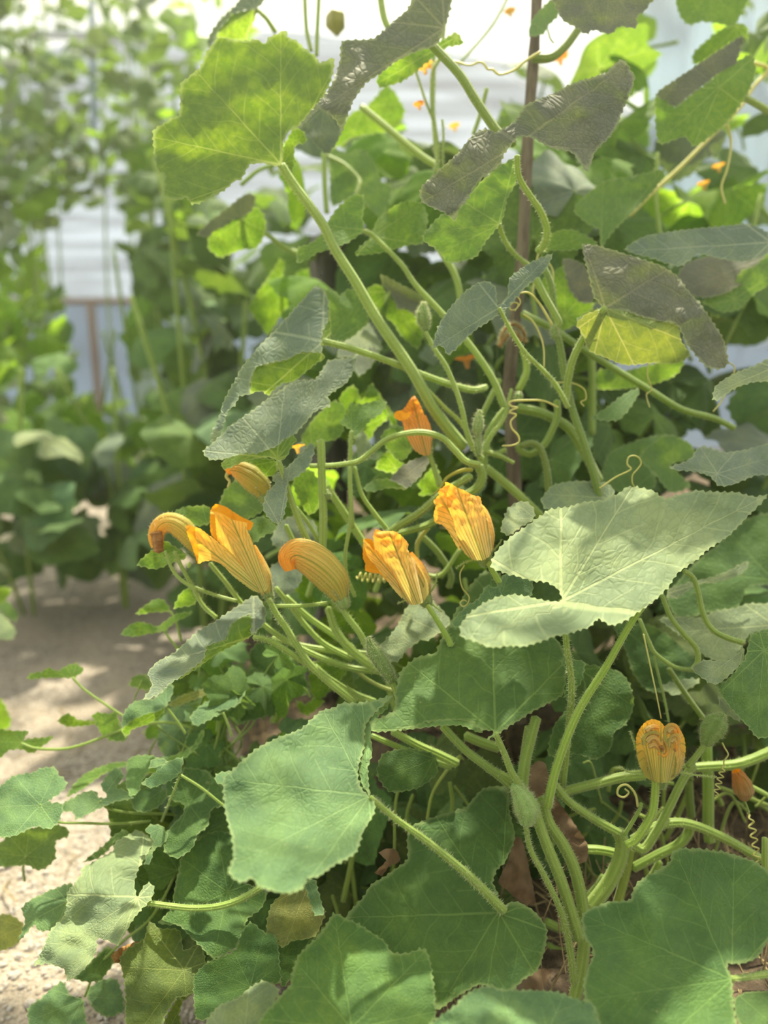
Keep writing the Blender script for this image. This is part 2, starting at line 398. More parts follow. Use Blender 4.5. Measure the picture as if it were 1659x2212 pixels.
CROP = {'A': (300, 0, .3617), 'B': (800, 0, .5178), 'D': (420, 540, .3617), 'E': (900, 500, .4575), 'F': (280, 980, .4822), 'G': (960, 1000, .4213),
        'H': (0, 1250, .3014), 'I': (0, 1600, .3617), 'J': (450, 1480, .4521), 'K': (1060, 1500, .3611), 'M': (0, 850, .3014), 'P': (310, 980, .18686), 'Q': (590, 1110, .22303), 'R': (840, 840, .18085), 'S': (1300, 1500, .2164), '': (0, 0, 1.0)}
def cx(code, pts):
    x, y, s = CROP[code]; return [(x + p[0] * s, y + p[1] * s) + tuple(p[2:]) for p in pts]
def pans_side(panels): return panels[0].get('side', 't')
def blade_geo(panels, base, d, gx, gy, tips, wav, seed, step, tooth, cup, axis=None):
    """one blade, possibly creased into several facets; outlines are pixels of the photo, depth comes from the blade's slant, cup and waves"""
    bx, by = base; V, Fc, UV, RIM, MIX = [], [], [], [], []
    allp = np.array([p for pn in panels for p in pn['o']]); R = max(np.hypot(allp[:, 0] - bx, allp[:, 1] - by).max(), 1)
    def plane(x, y):
        rn = math.hypot(x - bx, y - by) / R
        w = noise.noise(Vector((x * .011 + seed, y * .011, seed * 1.7))) * wav + noise.noise(Vector((x * .03, y * .03 + seed, 3.3))) * wav * .45 * min(1, rn * 1.6)
        return d + gx * (x - bx) / 1000 + gy * (by - y) / 1000 + cup * rn * rn + w
    # direction of the middle vein and the angular spacing of the others
    cen = allp.mean(axis=0)
    if tips: ang = [math.atan2(t[1] - by, t[0] - bx) for t in tips]
    else: ang = [math.atan2(cen[1] - by, cen[0] - bx)]
    if axis is not None: ang = [math.atan2(axis[1] - by, axis[0] - bx)]
    if len(ang) > 1:
        u = [ang[0]]
        for a in ang[1:]:
            while a - u[-1] > math.pi: a -= 2 * math.pi
            while a - u[-1] < -math.pi: a += 2 * math.pi
            u.append(a)
        ang = u
    mid = len(ang) // 2; canon = [(i - mid) * math.radians(40) for i in range(len(ang))]
    sg = 1
    if len(ang) > 1 and ang[-1] < ang[0]: ang = ang[::-1]; 
    def uvof(x, y):
        r = math.hypot(x - bx, y - by) / R; a = math.atan2(y - by, x - bx); m = ang[len(ang) // 2]
        while a - m > math.pi: a -= 2 * math.pi
        while a - m < -math.pi: a += 2 * math.pi
        if len(ang) == 1: c = (a - ang[0])
        else:
            c = np.interp(a, ang, canon)
            if a < ang[0]: c = canon[0] + (a - ang[0])
            if a > ang[-1]: c = canon[-1] + (a - ang[-1])
        return (r * math.cos(c), r * math.sin(c))
    for k, pn in enumerate(panels):
        O = densify(pn['o'], step, tooth if k == 0 else tooth * .8)
        poly = [tuple(p) for p in O]; lo, hi = O.min(0), O.max(0); g = max(step * 1.5, min(hi[0] - lo[0], hi[1] - lo[1]) / 26)
        pts = list(poly); E = [(i, (i + 1) % len(poly)) for i in range(len(poly))]
        yy = lo[1] + g * .5; row = 0
        while yy < hi[1]:
            xx = lo[0] + (g * .5 if row % 2 else 0)
            while xx < hi[0]:
                q = (xx + RS.randn() * g * .08, yy + RS.randn() * g * .08)
                if inside(poly, q) and np.min((O[:, 0] - q[0]) ** 2 + (O[:, 1] - q[1]) ** 2) > (g * .45) ** 2: pts.append(q)
                xx += g
            yy += g * .87; row += 1
        vv, ee, ff, *_ = delaunay_2d_cdt([Vector(p) for p in pts], E, [], 1, 1e-4)
        off = len(V)
        for v in vv:
            x, y = v
            if pn.get('h'):
                (x1, y1), (x2, y2) = pn['h']; L2 = (x2 - x1) ** 2 + (y2 - y1) ** 2
                t = ((x - x1) * (x2 - x1) + (y - y1) * (y2 - y1)) / L2; t = max(-.2, min(1.2, t))
                fx, fy = x1 + t * (x2 - x1), y1 + t * (y2 - y1); dist = math.hypot(x - fx, y - fy)
                dd = plane(fx, fy) + pn['s'] * dist / 1000 + .25 * wav * noise.noise(Vector((x * .02, y * .02, seed)))
            else: dd = plane(x, y)
            V.append(at(x, y, dd)); UV.append(uvof(x, y)); RIM.append(1.0 if np.min((O[:, 0] - x) ** 2 + (O[:, 1] - y) ** 2) < .5 else 0.0)
        for f in ff:
            a, b, c = (vv[i] for i in f[:3])
            ccw = (b[0] - a[0]) * (c[1] - a[1]) - (b[1] - a[1]) * (c[0] - a[0]) > 0      # pixel y runs down
            want_front = pn.get('side', 't') == 't'
            f = tuple(off + i for i in f)
            Fc.append(f if (ccw != want_front) else f[::-1]); MIX.append(1 if pn.get('side', 't') != pans_side(panels) else 0)
    return V, Fc, UV, RIM, MIX
NLEAF = [0]
def leaf(parent, code, out, base, d, gx=0.0, gy=.7, kind='g', side='t', under=None, tips=None, pet=None, petd=None, pdia=(14, 16), wav=.012, tooth=2.2, cup=0.0,
         herb=False, label=None, step=5.0, name='leaf', material=None, axis=None, phair=1500, umat=None):
    NLEAF[0] += 1; x, y, s = CROP[code]
    C = lambda p: (x + p[0] * s, y + p[1] * s)
    pans = [{'o': [C(p) for p in out], 'side': side}]
    for u in (under or []):
        pans.append({'o': [C(p) for p in u['o']], 'side': u.get('side', 'u'), 'h': [C(p) for p in u['h']] if u.get('h') else None, 's': u.get('s', .5)})
    b = C(base)
    V, Fc, UV, RIM, MIX = blade_geo(pans, b, d, gx, gy, [C(t) for t in tips] if tips else None, wav, NLEAF[0] * 1.37, step, tooth, cup, C(axis) if axis else None)
    if material is None and kind == 'd': material = M_OLD
    mats = [material or (M_HERB if herb else M_LEAF)]
    if umat is None and kind in 'ds' and under: umat = M_UNDER
    if umat: mats.append(umat)
    me = mesh(name, V, Fc, mats, UV, MIX if umat else None)
    at_ = me.attributes.new('rim', 'FLOAT', 'POINT'); at_.data.foreach_set('value', RIM)
    o = new_obj(name, me, parent, kcol(kind))
    if label: o['label'] = label
    if pet:
        P = [C(p) for p in pet]; n = len(P); e = petd if petd is not None else d
        stem(o, [(p[0], p[1], d + (e - d) * i / (n - 1)) for i, p in enumerate(P)], pdia, name='petiole', hair=phair)
    return o

# generic blades for the foliage further in
def generic_blade(seed, rings, segs, lobes=5, depth=.16, cup=.18, fold=.0, tooth=.02, name='leaf_blade', material=None):
    r = random.Random(seed); V, UV, Fc = [], [], []
    gap = math.radians(14 + 14 * r.random()); ph = [r.uniform(-.25, .25) for _ in range(6)]
    V.append((0, 0, 0)); UV.append((0, 0))
    for k in range(segs + 1):
        t = -math.pi + gap + (2 * math.pi - 2 * gap) * k / segs
        lob = 1 - depth * (.5 - .5 * math.cos(lobes * t * 1.02 + math.pi * 0)) ** 1.2 if lobes else 1
        R = (.80 + .20 * math.cos(t)) * lob * (1 + .05 * math.sin(3 * t + ph[0] * 9))
        R *= 1 + (tooth if k % 2 else -tooth * .5) + .012 * r.uniform(-1, 1)
        if abs(t) > 2.2: R *= 1 - .12 * (abs(t) - 2.2)
        for j in range(1, rings + 1):
            q = R * j / rings; x, y = q * math.cos(t), q * math.sin(t)
            z = -cup * q * q + .055 * q * math.sin(5 * t + ph[1] * 12) + .05 * q * q * math.sin(9 * t + ph[2] * 12) - fold * abs(y) + .03 * math.sin(7 * x + ph[3] * 20) * q - .10 * max(0, x) ** 2 * (1 + ph[4])
            V.append((x, y, z)); UV.append((x, y))
    for k in range(segs):
        a = 1 + k * rings; b = a + rings; Fc.append((0, a, b))
        for j in range(rings - 1): Fc.append((a + j, a + j + 1, b + j + 1, b + j))
    return mesh(name, V, Fc, [material or M_LEAF], UV)
GEN = [generic_blade(i, 7, 60, [5, 5, 7, 5, 5, 3][i % 6], .10 + .05 * (i % 3), .10 + .12 * (i % 4), .15 * (i % 3)) for i in range(8)]
GENL = [generic_blade(20 + i, 3, 22, 5, .14, .15 + .1 * i, .2 * (i % 2), .0) for i in range(4)]
GENH = [generic_blade(40 + i, 6, 56, 5, .24, .10 + .1 * (i % 3), .1 * (i % 3), .035, material=M_HERB) for i in range(4)]
PETM = {}
def unit_petiole():
    if 'p' not in PETM:
        P = np.array([(0, 0, 0), (-.15, 0, -.35), (-.2, 0, -.7), (-.1, 0, -1.1)], float); S = smooth_path(P, 9)
        V, Fc, UV, MI = tube_geo(S, np.linspace(.026, .040, 9), 6, 0); PETM['p'] = mesh('petiole', V, Fc, [M_STEM, M_HAIR], UV, MI)
    return PETM['p']
def put_leaf(parent, loc, size, nrm, spin, kind, lod=GEN, petiole=True, jit=.14, name='leaf'):
    me = random.choice(lod); o = new_obj(name, me, parent, kcol(kind, jit))
    nrm = Vector(nrm).normalized(); q = nrm.to_track_quat('Z', 'Y'); m = q.to_matrix().to_4x4() @ Matrix.Rotation(spin, 4, 'Z')
    o.matrix_parent_inverse = Matrix.Identity(4); pl = parent.location if parent else Vector((0, 0, 0))
    o.location = Vector(loc) - pl; o.rotation_euler = m.to_euler(); o.scale = (size, size, size); o['_fill'] = tuple(loc)
    if petiole:
        p = bpy.data.objects.new('petiole', unit_petiole()); COL.objects.link(p); p.parent = o; p.color = (.9, .95, .9, 1)
    return o

# ------------------------------------------------------------------ the place: path, bed, greenhouse
def grid_sheet(name, x0, x1, y0, y1, nx, ny, zf, m, kind='structure'):
    V = []; Fc = []
    for j in range(ny + 1):
        for i in range(nx + 1):
            x = x0 + (x1 - x0) * i / nx; y = y0 + (y1 - y0) * j / ny; V.append((x, y, zf(x, y)))
    for j in range(ny):
        for i in range(nx): a = j * (nx + 1) + i; Fc.append((a, a + 1, a + nx + 2, a + nx + 1))
    me = mesh(name, V, Fc, [m], [(v[0], v[1]) for v in V]); o = new_obj(name, me); o['kind'] = kind; return o
def path_edge(y): return -.30 * y + .12                 # the bed lies to the right of this line
def zground(x, y):
    z = .012 * noise.noise(Vector((x * 2, y * 2, 0))) + .004 * noise.noise(Vector((x * 14, y * 14, 1)))
    return z
def zbed(x, y):
    e = x - path_edge(y); return zground(x, y) - .03 + .20 * min(1, max(0, e) / .35) + .02 * noise.noise(Vector((x * 7, y * 7, 4)))
grid_sheet('floor', -8, 5, -1, 12, 160, 160, zground, M_GROUND)
bed = grid_sheet('floor', 0, 1, 0, 1, 60, 60, lambda x, y: 0, M_BED)
for v in bed.data.vertices:
    a, b = v.co.x, v.co.y; y = .2 + b * 6.5; x = path_edge(y) - .15 + a * 4.5; v.co = (x, y, zbed(x, y))

def fold_sheet(name, p0, p1, p2, nx, ny, amp, m, seed):
    """a hanging sheet of film: p0 + u (p1 - p0) + v (p2 - p0), wavy"""
    p0, p1, p2 = map(Vector, (p0, p1, p2)); nn = (p1 - p0).cross(p2 - p0).normalized(); V = []; Fc = []
    for j in range(ny + 1):
        for i in range(nx + 1):
            u, v = i / nx, j / ny; w = noise.noise(Vector((u * 5 + seed, v * 5, seed))) * amp + noise.noise(Vector((u * 17, v * 9 + seed, 2))) * amp * .3
            V.append(p0 + (p1 - p0) * u + (p2 - p0) * v + nn * w)
    for j in range(ny):
        for i in range(nx): a = j * (nx + 1) + i; Fc.append((a, a + 1, a + nx + 2, a + nx + 1))
    return mesh(name, V, Fc, [m], [(v.x, v.z) for v in V])
wl = new_obj('wall_back', fold_sheet('wall_back', (-8, 9, 1.66), (5, 9, 1.66), (-8, 9, 4.6), 60, 20, .06, M_FILM_WALL, 1)); wl['kind'] = 'structure'
ws = new_obj('wall_back', fold_sheet('wall_back', (-8, 9.02, 0), (5, 9.02, 0), (-8, 9.02, 1.64), 60, 12, .05, M_FILM_LOW, 2)); ws['kind'] = 'structure'
def bar(name, a, b, w, m, parent=None, square=True, n=2):
    P = np.array([Vector(a).lerp(Vector(b), i / (n - 1)) for i in range(n)])
    V, Fc, UV, MI = tube_geo(P, [w * (.7071 if square else .5)] * n, 4 if square else 14, 0, ribs=0)
    me = mesh(name, V, Fc, [m, M_HAIR], UV, MI, smooth=not square); return new_obj(name, me, parent)
setp(bar('timber_rail', (-5.4, 8.85, 1.66), (.6, 8.85, 1.64), .05, M_BATTEN), 'brown timber rail across the end wall below the white film', 'rail')
setp(bar('timber_post', (at(212, 660, 8.75).x, 8.80, 1.62), (at(218, 900, 8.75).x, 8.80, .0), .06, M_BATTEN), 'brown timber post standing under the rail of the end wall', 'post')
setp(bar('ceiling_pipe', at(-150, 66, 6.2), at(560, 88, 6.2), .075, M_PIPE, square=False), 'blue-grey horizontal metal pipe high up at the top left', 'pipe')
# film roof, an arch over everything
def roof():
    V, Fc = [], []; nx, ny = 36, 14
    for j in range(ny + 1):
        for i in range(nx + 1):
            a = math.pi * i / nx; y = -2 + 11.2 * j / ny; V.append((-1.5 - 5.6 * math.cos(a), y, 1.2 + 3.2 * math.sin(a) + .02 * RS.randn()))
    for j in range(ny):
        for i in range(nx): a = j * (nx + 1) + i; Fc.append((a, a + 1, a + nx + 2, a + nx + 1))
    return mesh('ceiling', V, Fc, [M_FILM], [(v[0], v[1]) for v in V])
rf = new_obj('ceiling', roof()); rf['kind'] = 'structure'
# side film seen through the top right of the vines
fs = new_obj('plastic_sheet', fold_sheet('plastic_sheet', at(1395, 620, 3.1), at(1800, 640, 2.9), at(1380, -260, 3.1), 30, 30, .12, M_FILM_BLUE, 5))
setp(fs, 'pale blue translucent plastic sheet hanging behind the vines at the top right', 'plastic sheet')
rp = plant('hanging_cord', at(205, 240, 5), 'pale cord hanging down among the leaves at the upper left', 'cord')
stem(rp, [(196, -60), (200, 120), (204, 300)], 13, 5.0, 'cord', M_FILM_BLUE, 0)

# small loose stones on the path: the nearest ones one by one, finer gravel as stuff
def stone_mesh(seed):
    r = np.random.RandomState(seed); import bmesh
    bm = bmesh.new(); bmesh.ops.create_icosphere(bm, subdivisions=2, radius=1)
    sc = (1, .6 + .35 * r.rand(), .4 + .3 * r.rand()); 
    for v in bm.verts:
        k = 1 + .35 * noise.noise(v.co * 1.3 + Vector((seed * 3.1, 0, 0))); v.co = Vector((v.co.x * sc[0], v.co.y * sc[1], v.co.z * sc[2])) * k
    me = bpy.data.meshes.new('gravel_stone'); bm.to_mesh(me); bm.free(); me.materials.append(M_STONE); return me
STN = [stone_mesh(i) for i in range(6)]
def ground_at(px, py):
    r = at(px, py, 1) - CAM; t = -CAM.z / r.z; return CAM + r * t
for i in range(170):
    px, py = RS.uniform(-10, 330), RS.uniform(1690, 2230); g = ground_at(px, py)
    if g.x > path_edge(g.y) + .12: continue
    o = new_obj('gravel_stone', STN[i % 6]); s = RS.uniform(.0035, .0085) * (1.5 if i % 13 == 0 else 1)
    o.location = (g.x, g.y, zground(g.x, g.y) + s * .25); o.scale = (s, s, s); o.rotation_euler = (RS.uniform(-.4, .4), RS.uniform(-.4, .4), RS.uniform(0, 6))
    setp(o, 'small pale grey gravel stone on the path beside the leaves', 'stone', 'gravel stones on the path')
def scatter_gravel():
    V, Fc = [], []; base = np.array([(0, 0, .6), (1, 0, 0), (0, .8, 0), (-1, 0, 0), (0, -.8, 0)], float)
    for i in range(7000):
        y = .7 + 3.2 * RS.rand() ** 1.3; x = path_edge(y) + .2 - 1.6 * RS.rand(); s = RS.uniform(.0018, .006); a = RS.rand() * 6.28
        c, sn = math.cos(a), math.sin(a); o = len(V); z = zground(x, y)
        for b in base: b = b * (1 + .3 * RS.randn(3) * .5); V.append((x + s * (c * b[0] - sn * b[1]), y + s * (sn * b[0] + c * b[1]), z + s * b[2]))
        Fc += [(o, o + 1, o + 2), (o, o + 2, o + 3), (o, o + 3, o + 4), (o, o + 4, o + 1)]
    return mesh('gravel', V, Fc, [M_STONE], smooth=False)
setp(new_obj('gravel', scatter_gravel()), 'fine grey gravel strewn over the path', 'gravel', kind='stuff')
def straw(n, region, name, m, lift=.02):
    V, Fc, UV, MI = [], [], [], []
    for i in range(n):
        x, y, z = region(); a = RS.rand() * 6.28; L = RS.uniform(.03, .12); e = RS.uniform(-.3, .3)
        P = np.array([(x, y, z + lift * RS.rand()), (x + L * .5 * math.cos(a), y + L * .5 * math.sin(a), z + .01 + L * .5 * e), (x + L * math.cos(a + .4), y + L * math.sin(a + .4), z + .01 + L * e * .6)])
        v, f, u, mi = tube_geo(smooth_path(P, 5), [RS.uniform(.0005, .0018)] * 5, 4, 0); o = len(V); V += v; UV += u; Fc += [tuple(k + o for k in q) for q in f]
    return mesh(name, V, Fc, [m], UV)
def reg_bed():
    y = RS.uniform(.85, 2.0); x = path_edge(y) + RS.uniform(-.05, 1.4); return x, y, zbed(x, y)
def reg_path():
    y = RS.uniform(1.0, 2.2); x = path_edge(y) + RS.uniform(-.7, .05); return x, y, zground(x, y) - .01
setp(new_obj('dry_straw', straw(1500, reg_bed, 'dry_straw', M_STRAW, .12)), 'tangle of dry straw and dead stems under the squash plants', 'straw', kind='stuff')
setp(new_obj('dry_grass', straw(160, reg_path, 'dry_grass', M_STRAW, .005)), 'few dry grass stalks lying on the gravel path', 'dry grass', kind='stuff')

# ------------------------------------------------------------------ plants (one thing each; their leaves, stems, flowers are parts)
P_POLE = plant('climbing_squash_plant', at(1120, 1500, 1.35), 'squash vine climbing the dark pole, with large drooping grey-green leaves and coiling tendrils', 'squash plant')
P_FLOW = plant('flowering_squash_plant', at(850, 1560, 1.25), 'bushy squash plant in the centre bearing the orange blossoms on pale green stalks', 'squash plant')
P_BROAD = plant('broad_leaved_squash_plant', at(1170, 2190, 1.0), 'squash plant at the bottom centre with broad shaded leaves and a hairy forked stem', 'squash plant')
P_PALE = plant('budding_squash_plant', at(1370, 1950, 1.0), 'lower right squash plant with one round furry yellow blossom and a large pale leaf', 'squash plant')
P_YELL = plant('yellowing_squash_plant', at(1400, 1500, 1.6), 'squash vine at the right with a big yellowing curled leaf above the coiled tendrils', 'squash plant')
P_TOPR = plant('backlit_squash_plant', at(1640, 900, 1.7), 'vine at the top right with bright backlit leaves in front of the blue sheet', 'squash plant')
P_TOPL = plant('tall_squash_plant', at(700, 1250, 1.5), 'squash vine behind the centre with the biggest bright upright leaf at the upper left', 'squash plant')
P_CREEP = plant('creeping_squash_plant', at(430, 2180, 1.1), 'lower left squash plant with a crinkled pale leaf hanging over the gravel', 'squash plant')
P_MALL = plant('mallow_weed', ground_at(420, 1900), 'low mallow weed with small lobed leaves reaching out over the gravel path', 'weed')
P_CUC = plant('cucumber_vine', at(950, 900, 1.45), 'thin upright vine with tiny orange-yellow flowers near the top centre', 'vine')
P_RIGHT = plant('shaded_squash_plant', at(1600, 1700, 1.3), 'squash plant at the right edge with a dark green hanging leaf beside the furry blossom', 'squash plant')

# the dark pole that the climbing vine is tied to
pole = plant('wooden_stake', at(1122, 1500, 1.3), 'dark upright stake wrapped by the climbing squash vine', 'stake')
stem(pole, [(1163, -80), (1157, 60), (1152, 140), (1143, 260), (1136, 400), (1128, 560), (1112, 700), (1100, 850), (1108, 980), (1118, 1200), (1122, 1560)], (22, 30), 1.3, 'pole', M_WOODY, 0, wob=.04)
stk = plant('wooden_post', at(712, 1100, 1.9), 'grey weathered post behind the upright leaf stalks left of centre', 'post')
stem(stk, [(716, 520), (712, 800), (706, 1500)], (92, 92), 1.9, 'post', M_STAKE, 0, sides=14)
twn = plant('garden_twine', at(1110, 720, 1.28), 'frayed reddish tie around the dark stake', 'twine')
stem(twn, [(1080, 742), (1088, 716), (1108, 700), (1128, 712), (1136, 740)], (9, 7), 1.272, 'tie', M_BROWN, 9000, .006, tint=(1, .6, .5, 1))
stem(twn, [(1078, 748), (1094, 726), (1112, 718), (1128, 736)], (10, 8), 1.27, 'tie', M_BROWN, 9000, .006)

T = P_TOPL
# ---- biggest backlit leaf, upper left
leaf(T, 'A', [(850,985),(862,850),(890,790),(950,758),(1030,680),(1090,610),(1130,520),(1157,450),(1165,345),(1085,375),(1050,335),(990,290),(940,240),(900,228),(872,180),(820,205),(770,225),(755,262),(700,235),(650,243),(560,240),(500,222),(465,230),(430,280),(400,320),(375,390),(330,430),(290,470),(256,490),(245,540),(248,610),(235,692),(195,705),(150,735),(90,775),(85,830),(92,940),(115,1035),(150,1045),(148,1090),(135,1165),(175,1190),(230,1195),(285,1180),(320,1222),(400,1200),(450,1170),(520,1130),(570,1080),(612,1072),(660,985),(740,975),(800,988)],
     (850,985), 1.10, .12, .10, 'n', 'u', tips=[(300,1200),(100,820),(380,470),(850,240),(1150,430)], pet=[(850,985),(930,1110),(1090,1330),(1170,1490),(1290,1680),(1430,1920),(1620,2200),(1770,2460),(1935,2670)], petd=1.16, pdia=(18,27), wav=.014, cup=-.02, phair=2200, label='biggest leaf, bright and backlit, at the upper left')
# ---- dark folded leaf left of the top
leaf(T, 'A', [(410,245),(440,180),(490,110),(560,50),(620,-20),(760,-20),(705,50),(640,60),(560,85),(500,150),(462,200),(450,240),(425,292)], (690,55), 1.35, .1, .15, 's',
     under=[dict(o=[(462,200),(500,150),(560,85),(640,60),(705,50),(690,130),(650,190),(640,235),(560,240),(500,225),(470,228)], h=[(462,200),(705,50)], s=.5)], pet=[(700,55),(760,110),(815,190)], petd=1.4, pdia=(9,10))
leaf(T, 'A', [(413,1475),(420,1415),(450,1380),(500,1355),(575,1300),(640,1290),(690,1235),(740,1270),(760,1340),(745,1420),(700,1480),(600,1495),(540,1520),(490,1540),(440,1510)], (615,1312), 1.42, .0, .05, 'v', 'u',
     under=[dict(o=[(345,1405),(370,1370),(440,1310),(520,1250),(590,1190),(650,1155),(692,1170),(695,1210),(670,1262),(610,1312),(575,1312),(500,1360),(450,1382),(420,1415)], h=[(420,1415),(650,1290)], s=-.1, side='t')], umat=M_FLAP, pet=[(612,1312),(700,1360),(790,1420),(870,1480),(960,1515)], petd=1.5, pdia=(8,11))
leaf(T, 'A', [(1150,890),(1190,800),(1230,720),(1290,660),(1340,655),(1410,580),(1480,505),(1535,560),(1588,660),(1560,745),(1500,780),(1400,800),(1280,822),(1200,872)], (1345,640), 1.6, 0, .1, 'v', 'u')
leaf(T, 'A', [(1140,890),(1245,920),(1290,895),(1355,900),(1400,960),(1450,1080),(1520,1120),(1500,1180),(1460,1295),(1430,1290),(1360,1230),(1300,1160),(1230,1200),(1150,1220)], (1130,930), 1.55, .1, .1, 'k', 'u', pet=[(1130,930),(1230,980),(1310,1060),(1315,1100),(1300,1160)], petd=1.5, pdia=(6,5))
# small bright leaf tucked under the big stalk
leaf(T, 'A', [(860,960),(868,870),(900,800),(935,765),(990,790),(1000,850),(935,870),(925,960),(910,1050)], (862,975), 1.16, .0, .1, 'b', 'u')
# ---- folded crinkled leaf at left centre with dark grey back and see-through underside
leaf(T, 'D', [(735,210),(790,270),(803,340),(795,430),(768,480),(757,570),(762,612),(640,610),(550,655),(470,670),(370,700),(340,770),(330,862),(270,872),(240,930),(200,960),(170,1060),(130,1120),(100,1150),(98,1100),(150,990),(180,890),(240,780),(290,690),(390,570),(480,480),(580,370),(660,280)],
     (770,545), 1.10, .25, .30, 's', 't', tips=[(780,240),(430,480),(110,1130)],
     under=[dict(o=[(330,862),(340,770),(370,700),(470,670),(550,655),(640,610),(762,612),(778,650),(740,670),(700,700),(600,780),(520,800),(460,850),(440,870),(400,842),(350,852)], h=[(345,780),(762,610)], s=.35),
            dict(o=[(803,340),(815,430),(812,520),(790,560),(757,570),(768,480),(795,430)], h=[(803,340),(757,570)], s=.6)],
     pet=[(770,545),(900,578),(1050,625),(1200,680),(1400,760),(1550,810),(1660,835),(1740,820)], petd=1.22, pdia=(14,15), wav=.02)
leaf(T, 'D', [(770,235),(830,240),(870,270),(900,242),(960,230),(1020,240),(1060,300),(1040,330),(1040,430),(1000,470),(940,520),(880,550),(820,548),(805,400),(800,300)], (815,545), 1.22, .1, .2, 'm', 'u', tips=[(1040,420),(1020,250),(790,240)])
leaf(T, 'D', [(325,340),(370,260),(430,180),(500,70),(520,50),(540,90),(530,180),(600,165),(612,130),(682,110),(680,200),(640,290),(560,340),(530,370),(440,505),(400,460),(350,390)], (525,180), 1.6, 0, .1, 'v', 'u', pet=[(525,180),(600,210),(660,280)], petd=1.7, pdia=(6,8))
leaf(T, 'D', [(1035,230),(1090,205),(1130,230),(1150,270),(1250,350),(1320,390),(1372,480),(1350,560),(1330,592),(1240,520),(1180,430),(1100,380),(1040,320)], (1170,250), 1.35, .0, .1, 'v', 'u',
     under=[dict(o=[(1115,145),(1200,190),(1300,240),(1390,305),(1335,330),(1322,392),(1270,352),(1212,352),(1190,290),(1125,205)], h=[(1125,205),(1390,330)], s=-.5, side='t')], umat=M_FLAP, pet=[(1170,250),(1140,310),(1110,370)], petd=1.35, pdia=(7,8))
leaf(T, 'D', [(870,560),(960,500),(1040,440),(1080,500),(1120,575),(1100,612),(1050,575),(950,585)], (900,590), 1.3, .1, .8, 'p')
leaf(T, 'D', [(850,640),(890,565),(1050,570),(1102,612),(1050,700),(980,752),(950,690),(960,640)], (960,640), 1.34, .1, .6, 's')
# ---- big smooth blue-green leaf at the left
leaf(P_FLOW, 'D', [(50,1200),(110,1150),(200,1060),(330,970),(450,880),(520,830),(600,780),(720,770),(760,720),(800,660),(930,642),(1000,600),(1042,568),(1030,600),(960,640),(950,730),(900,800),(840,842),(800,870),(812,930),(720,965),(640,1060),(590,1110),(540,1130),(490,1175),(440,1190),(380,1215),(300,1217),(180,1248),(90,1252)],
     (495,1245), 1.02, .12, .5, 's', 't', tips=[(90,1200),(300,1010),(540,840),(800,700),(700,960)],
     under=[dict(o=[(590,1110),(612,1130),(580,1180),(545,1240),(500,1262),(460,1240),(380,1242),(300,1262),(180,1312),(160,1285),(190,1245),(300,1217),(440,1190),(490,1175),(540,1130)], h=[(180,1248),(590,1110)], s=-.3)],
     pet=[(500,1260),(520,1310),(545,1390),(590,1530),(640,1659),(700,1790)], petd=1.05, pdia=(11,15), wav=.01)
leaf(P_FLOW, 'D', [(160,1290),(200,1240),(300,1225),(400,1240),(470,1250),(500,1290),(480,1340),(400,1362),(320,1330),(250,1300)], (490,1260), 1.08, .1, .15, 'b', 'u')
leaf(P_FLOW, 'D', [(465,1350),(560,1290),(640,1210),(700,1150),(716,1190),(690,1280),(620,1350),(560,1390),(552,1500),(530,1600),(500,1642),(430,1590),(410,1530),(430,1450),(480,1400)], (510,1640), .99, .1, .4, 's', 't', wav=.03)
leaf(P_FLOW, 'D', [(150,1510),(190,1420),(270,1365),(380,1430),(430,1510),(400,1565),(350,1592),(250,1642),(200,1582)], (430,1590), 1.12, 0, .1, 'k', 'u')
leaf(P_FLOW, 'D', [(600,1345),(680,1310),(740,1370),(752,1530),(680,1582),(620,1480),(590,1400)], (700,1590), 1.15, 0, .1, 'b', 'u')
leaf(P_FLOW, 'D', [(875,1020),(920,960),(930,915),(1000,920),(1110,895),(1147,910),(1120,970),(1050,1020),(1000,1080),(950,1122),(935,1078),(890,1050)], (938,1082), 1.12, .1, .35, 'm', 'u', tips=[(890,1030),(935,920),(1140,905)], pet=[(938,1082),(932,1200),(930,1400),(945,1659)], pdia=(9,10))
leaf(P_FLOW, 'D', [(868,885),(905,830),(950,808),(980,850),(1000,900),(1035,830),(1060,795),(1092,840),(1110,880),(1152,960),(1152,1010),(1080,1070),(1050,1132),(960,1132),(900,1000)], (1000,1060), 1.3, 0, .1, 'v', 'u',
     under=[dict(o=[(1085,830),(1130,890),(1200,1000),(1210,1050),(1170,1040),(1150,960)], h=[(1085,830),(1170,1040)], s=.6, side='t')])
leaf(P_FLOW, 'D', [(650,1100),(720,1000),(830,900),(892,930),(905,1000),(890,1080),(850,1132),(780,1142),(700,1182),(640,1150)], (700,1180), 1.25, 0, .1, 'm', 'u')
leaf(P_FLOW, 'D', [(1080,1300),(1110,1240),(1160,1195),(1200,1240),(1270,1282),(1385,1228),(1280,1292),(1200,1332),(1130,1322)], (1200,1300), 1.22, 0, .1, 'v', 'u')
leaf(P_FLOW, 'D', [(1115,1115),(1150,1070),(1230,1050),(1290,1100),(1302,1180),(1250,1255),(1200,1242),(1130,1162)], (1280,1200), 1.2, 0, .1, 'm', 'u')
leaf(P_FLOW, 'D', [(1330,1400),(1420,1300),(1445,1288),(1470,1370),(1455,1452),(1340,1468),(1362,1430)], (1440,1300), 1.25, 0, .0, 'v', 'u')
leaf(P_FLOW, 'D', [(1165,1372),(1250,1280),(1350,1240),(1412,1240),(1350,1350),(1270,1422),(1200,1382)], (1400,1240), 1.18, .1, .6, 'q', 't')
leaf(P_FLOW, 'D', [(1005,1425),(1080,1370),(1160,1368),(1240,1408),(1272,1432),(1160,1422),(1060,1445)], (1260,1425), 1.16, .1, .2, 'k', 'u')
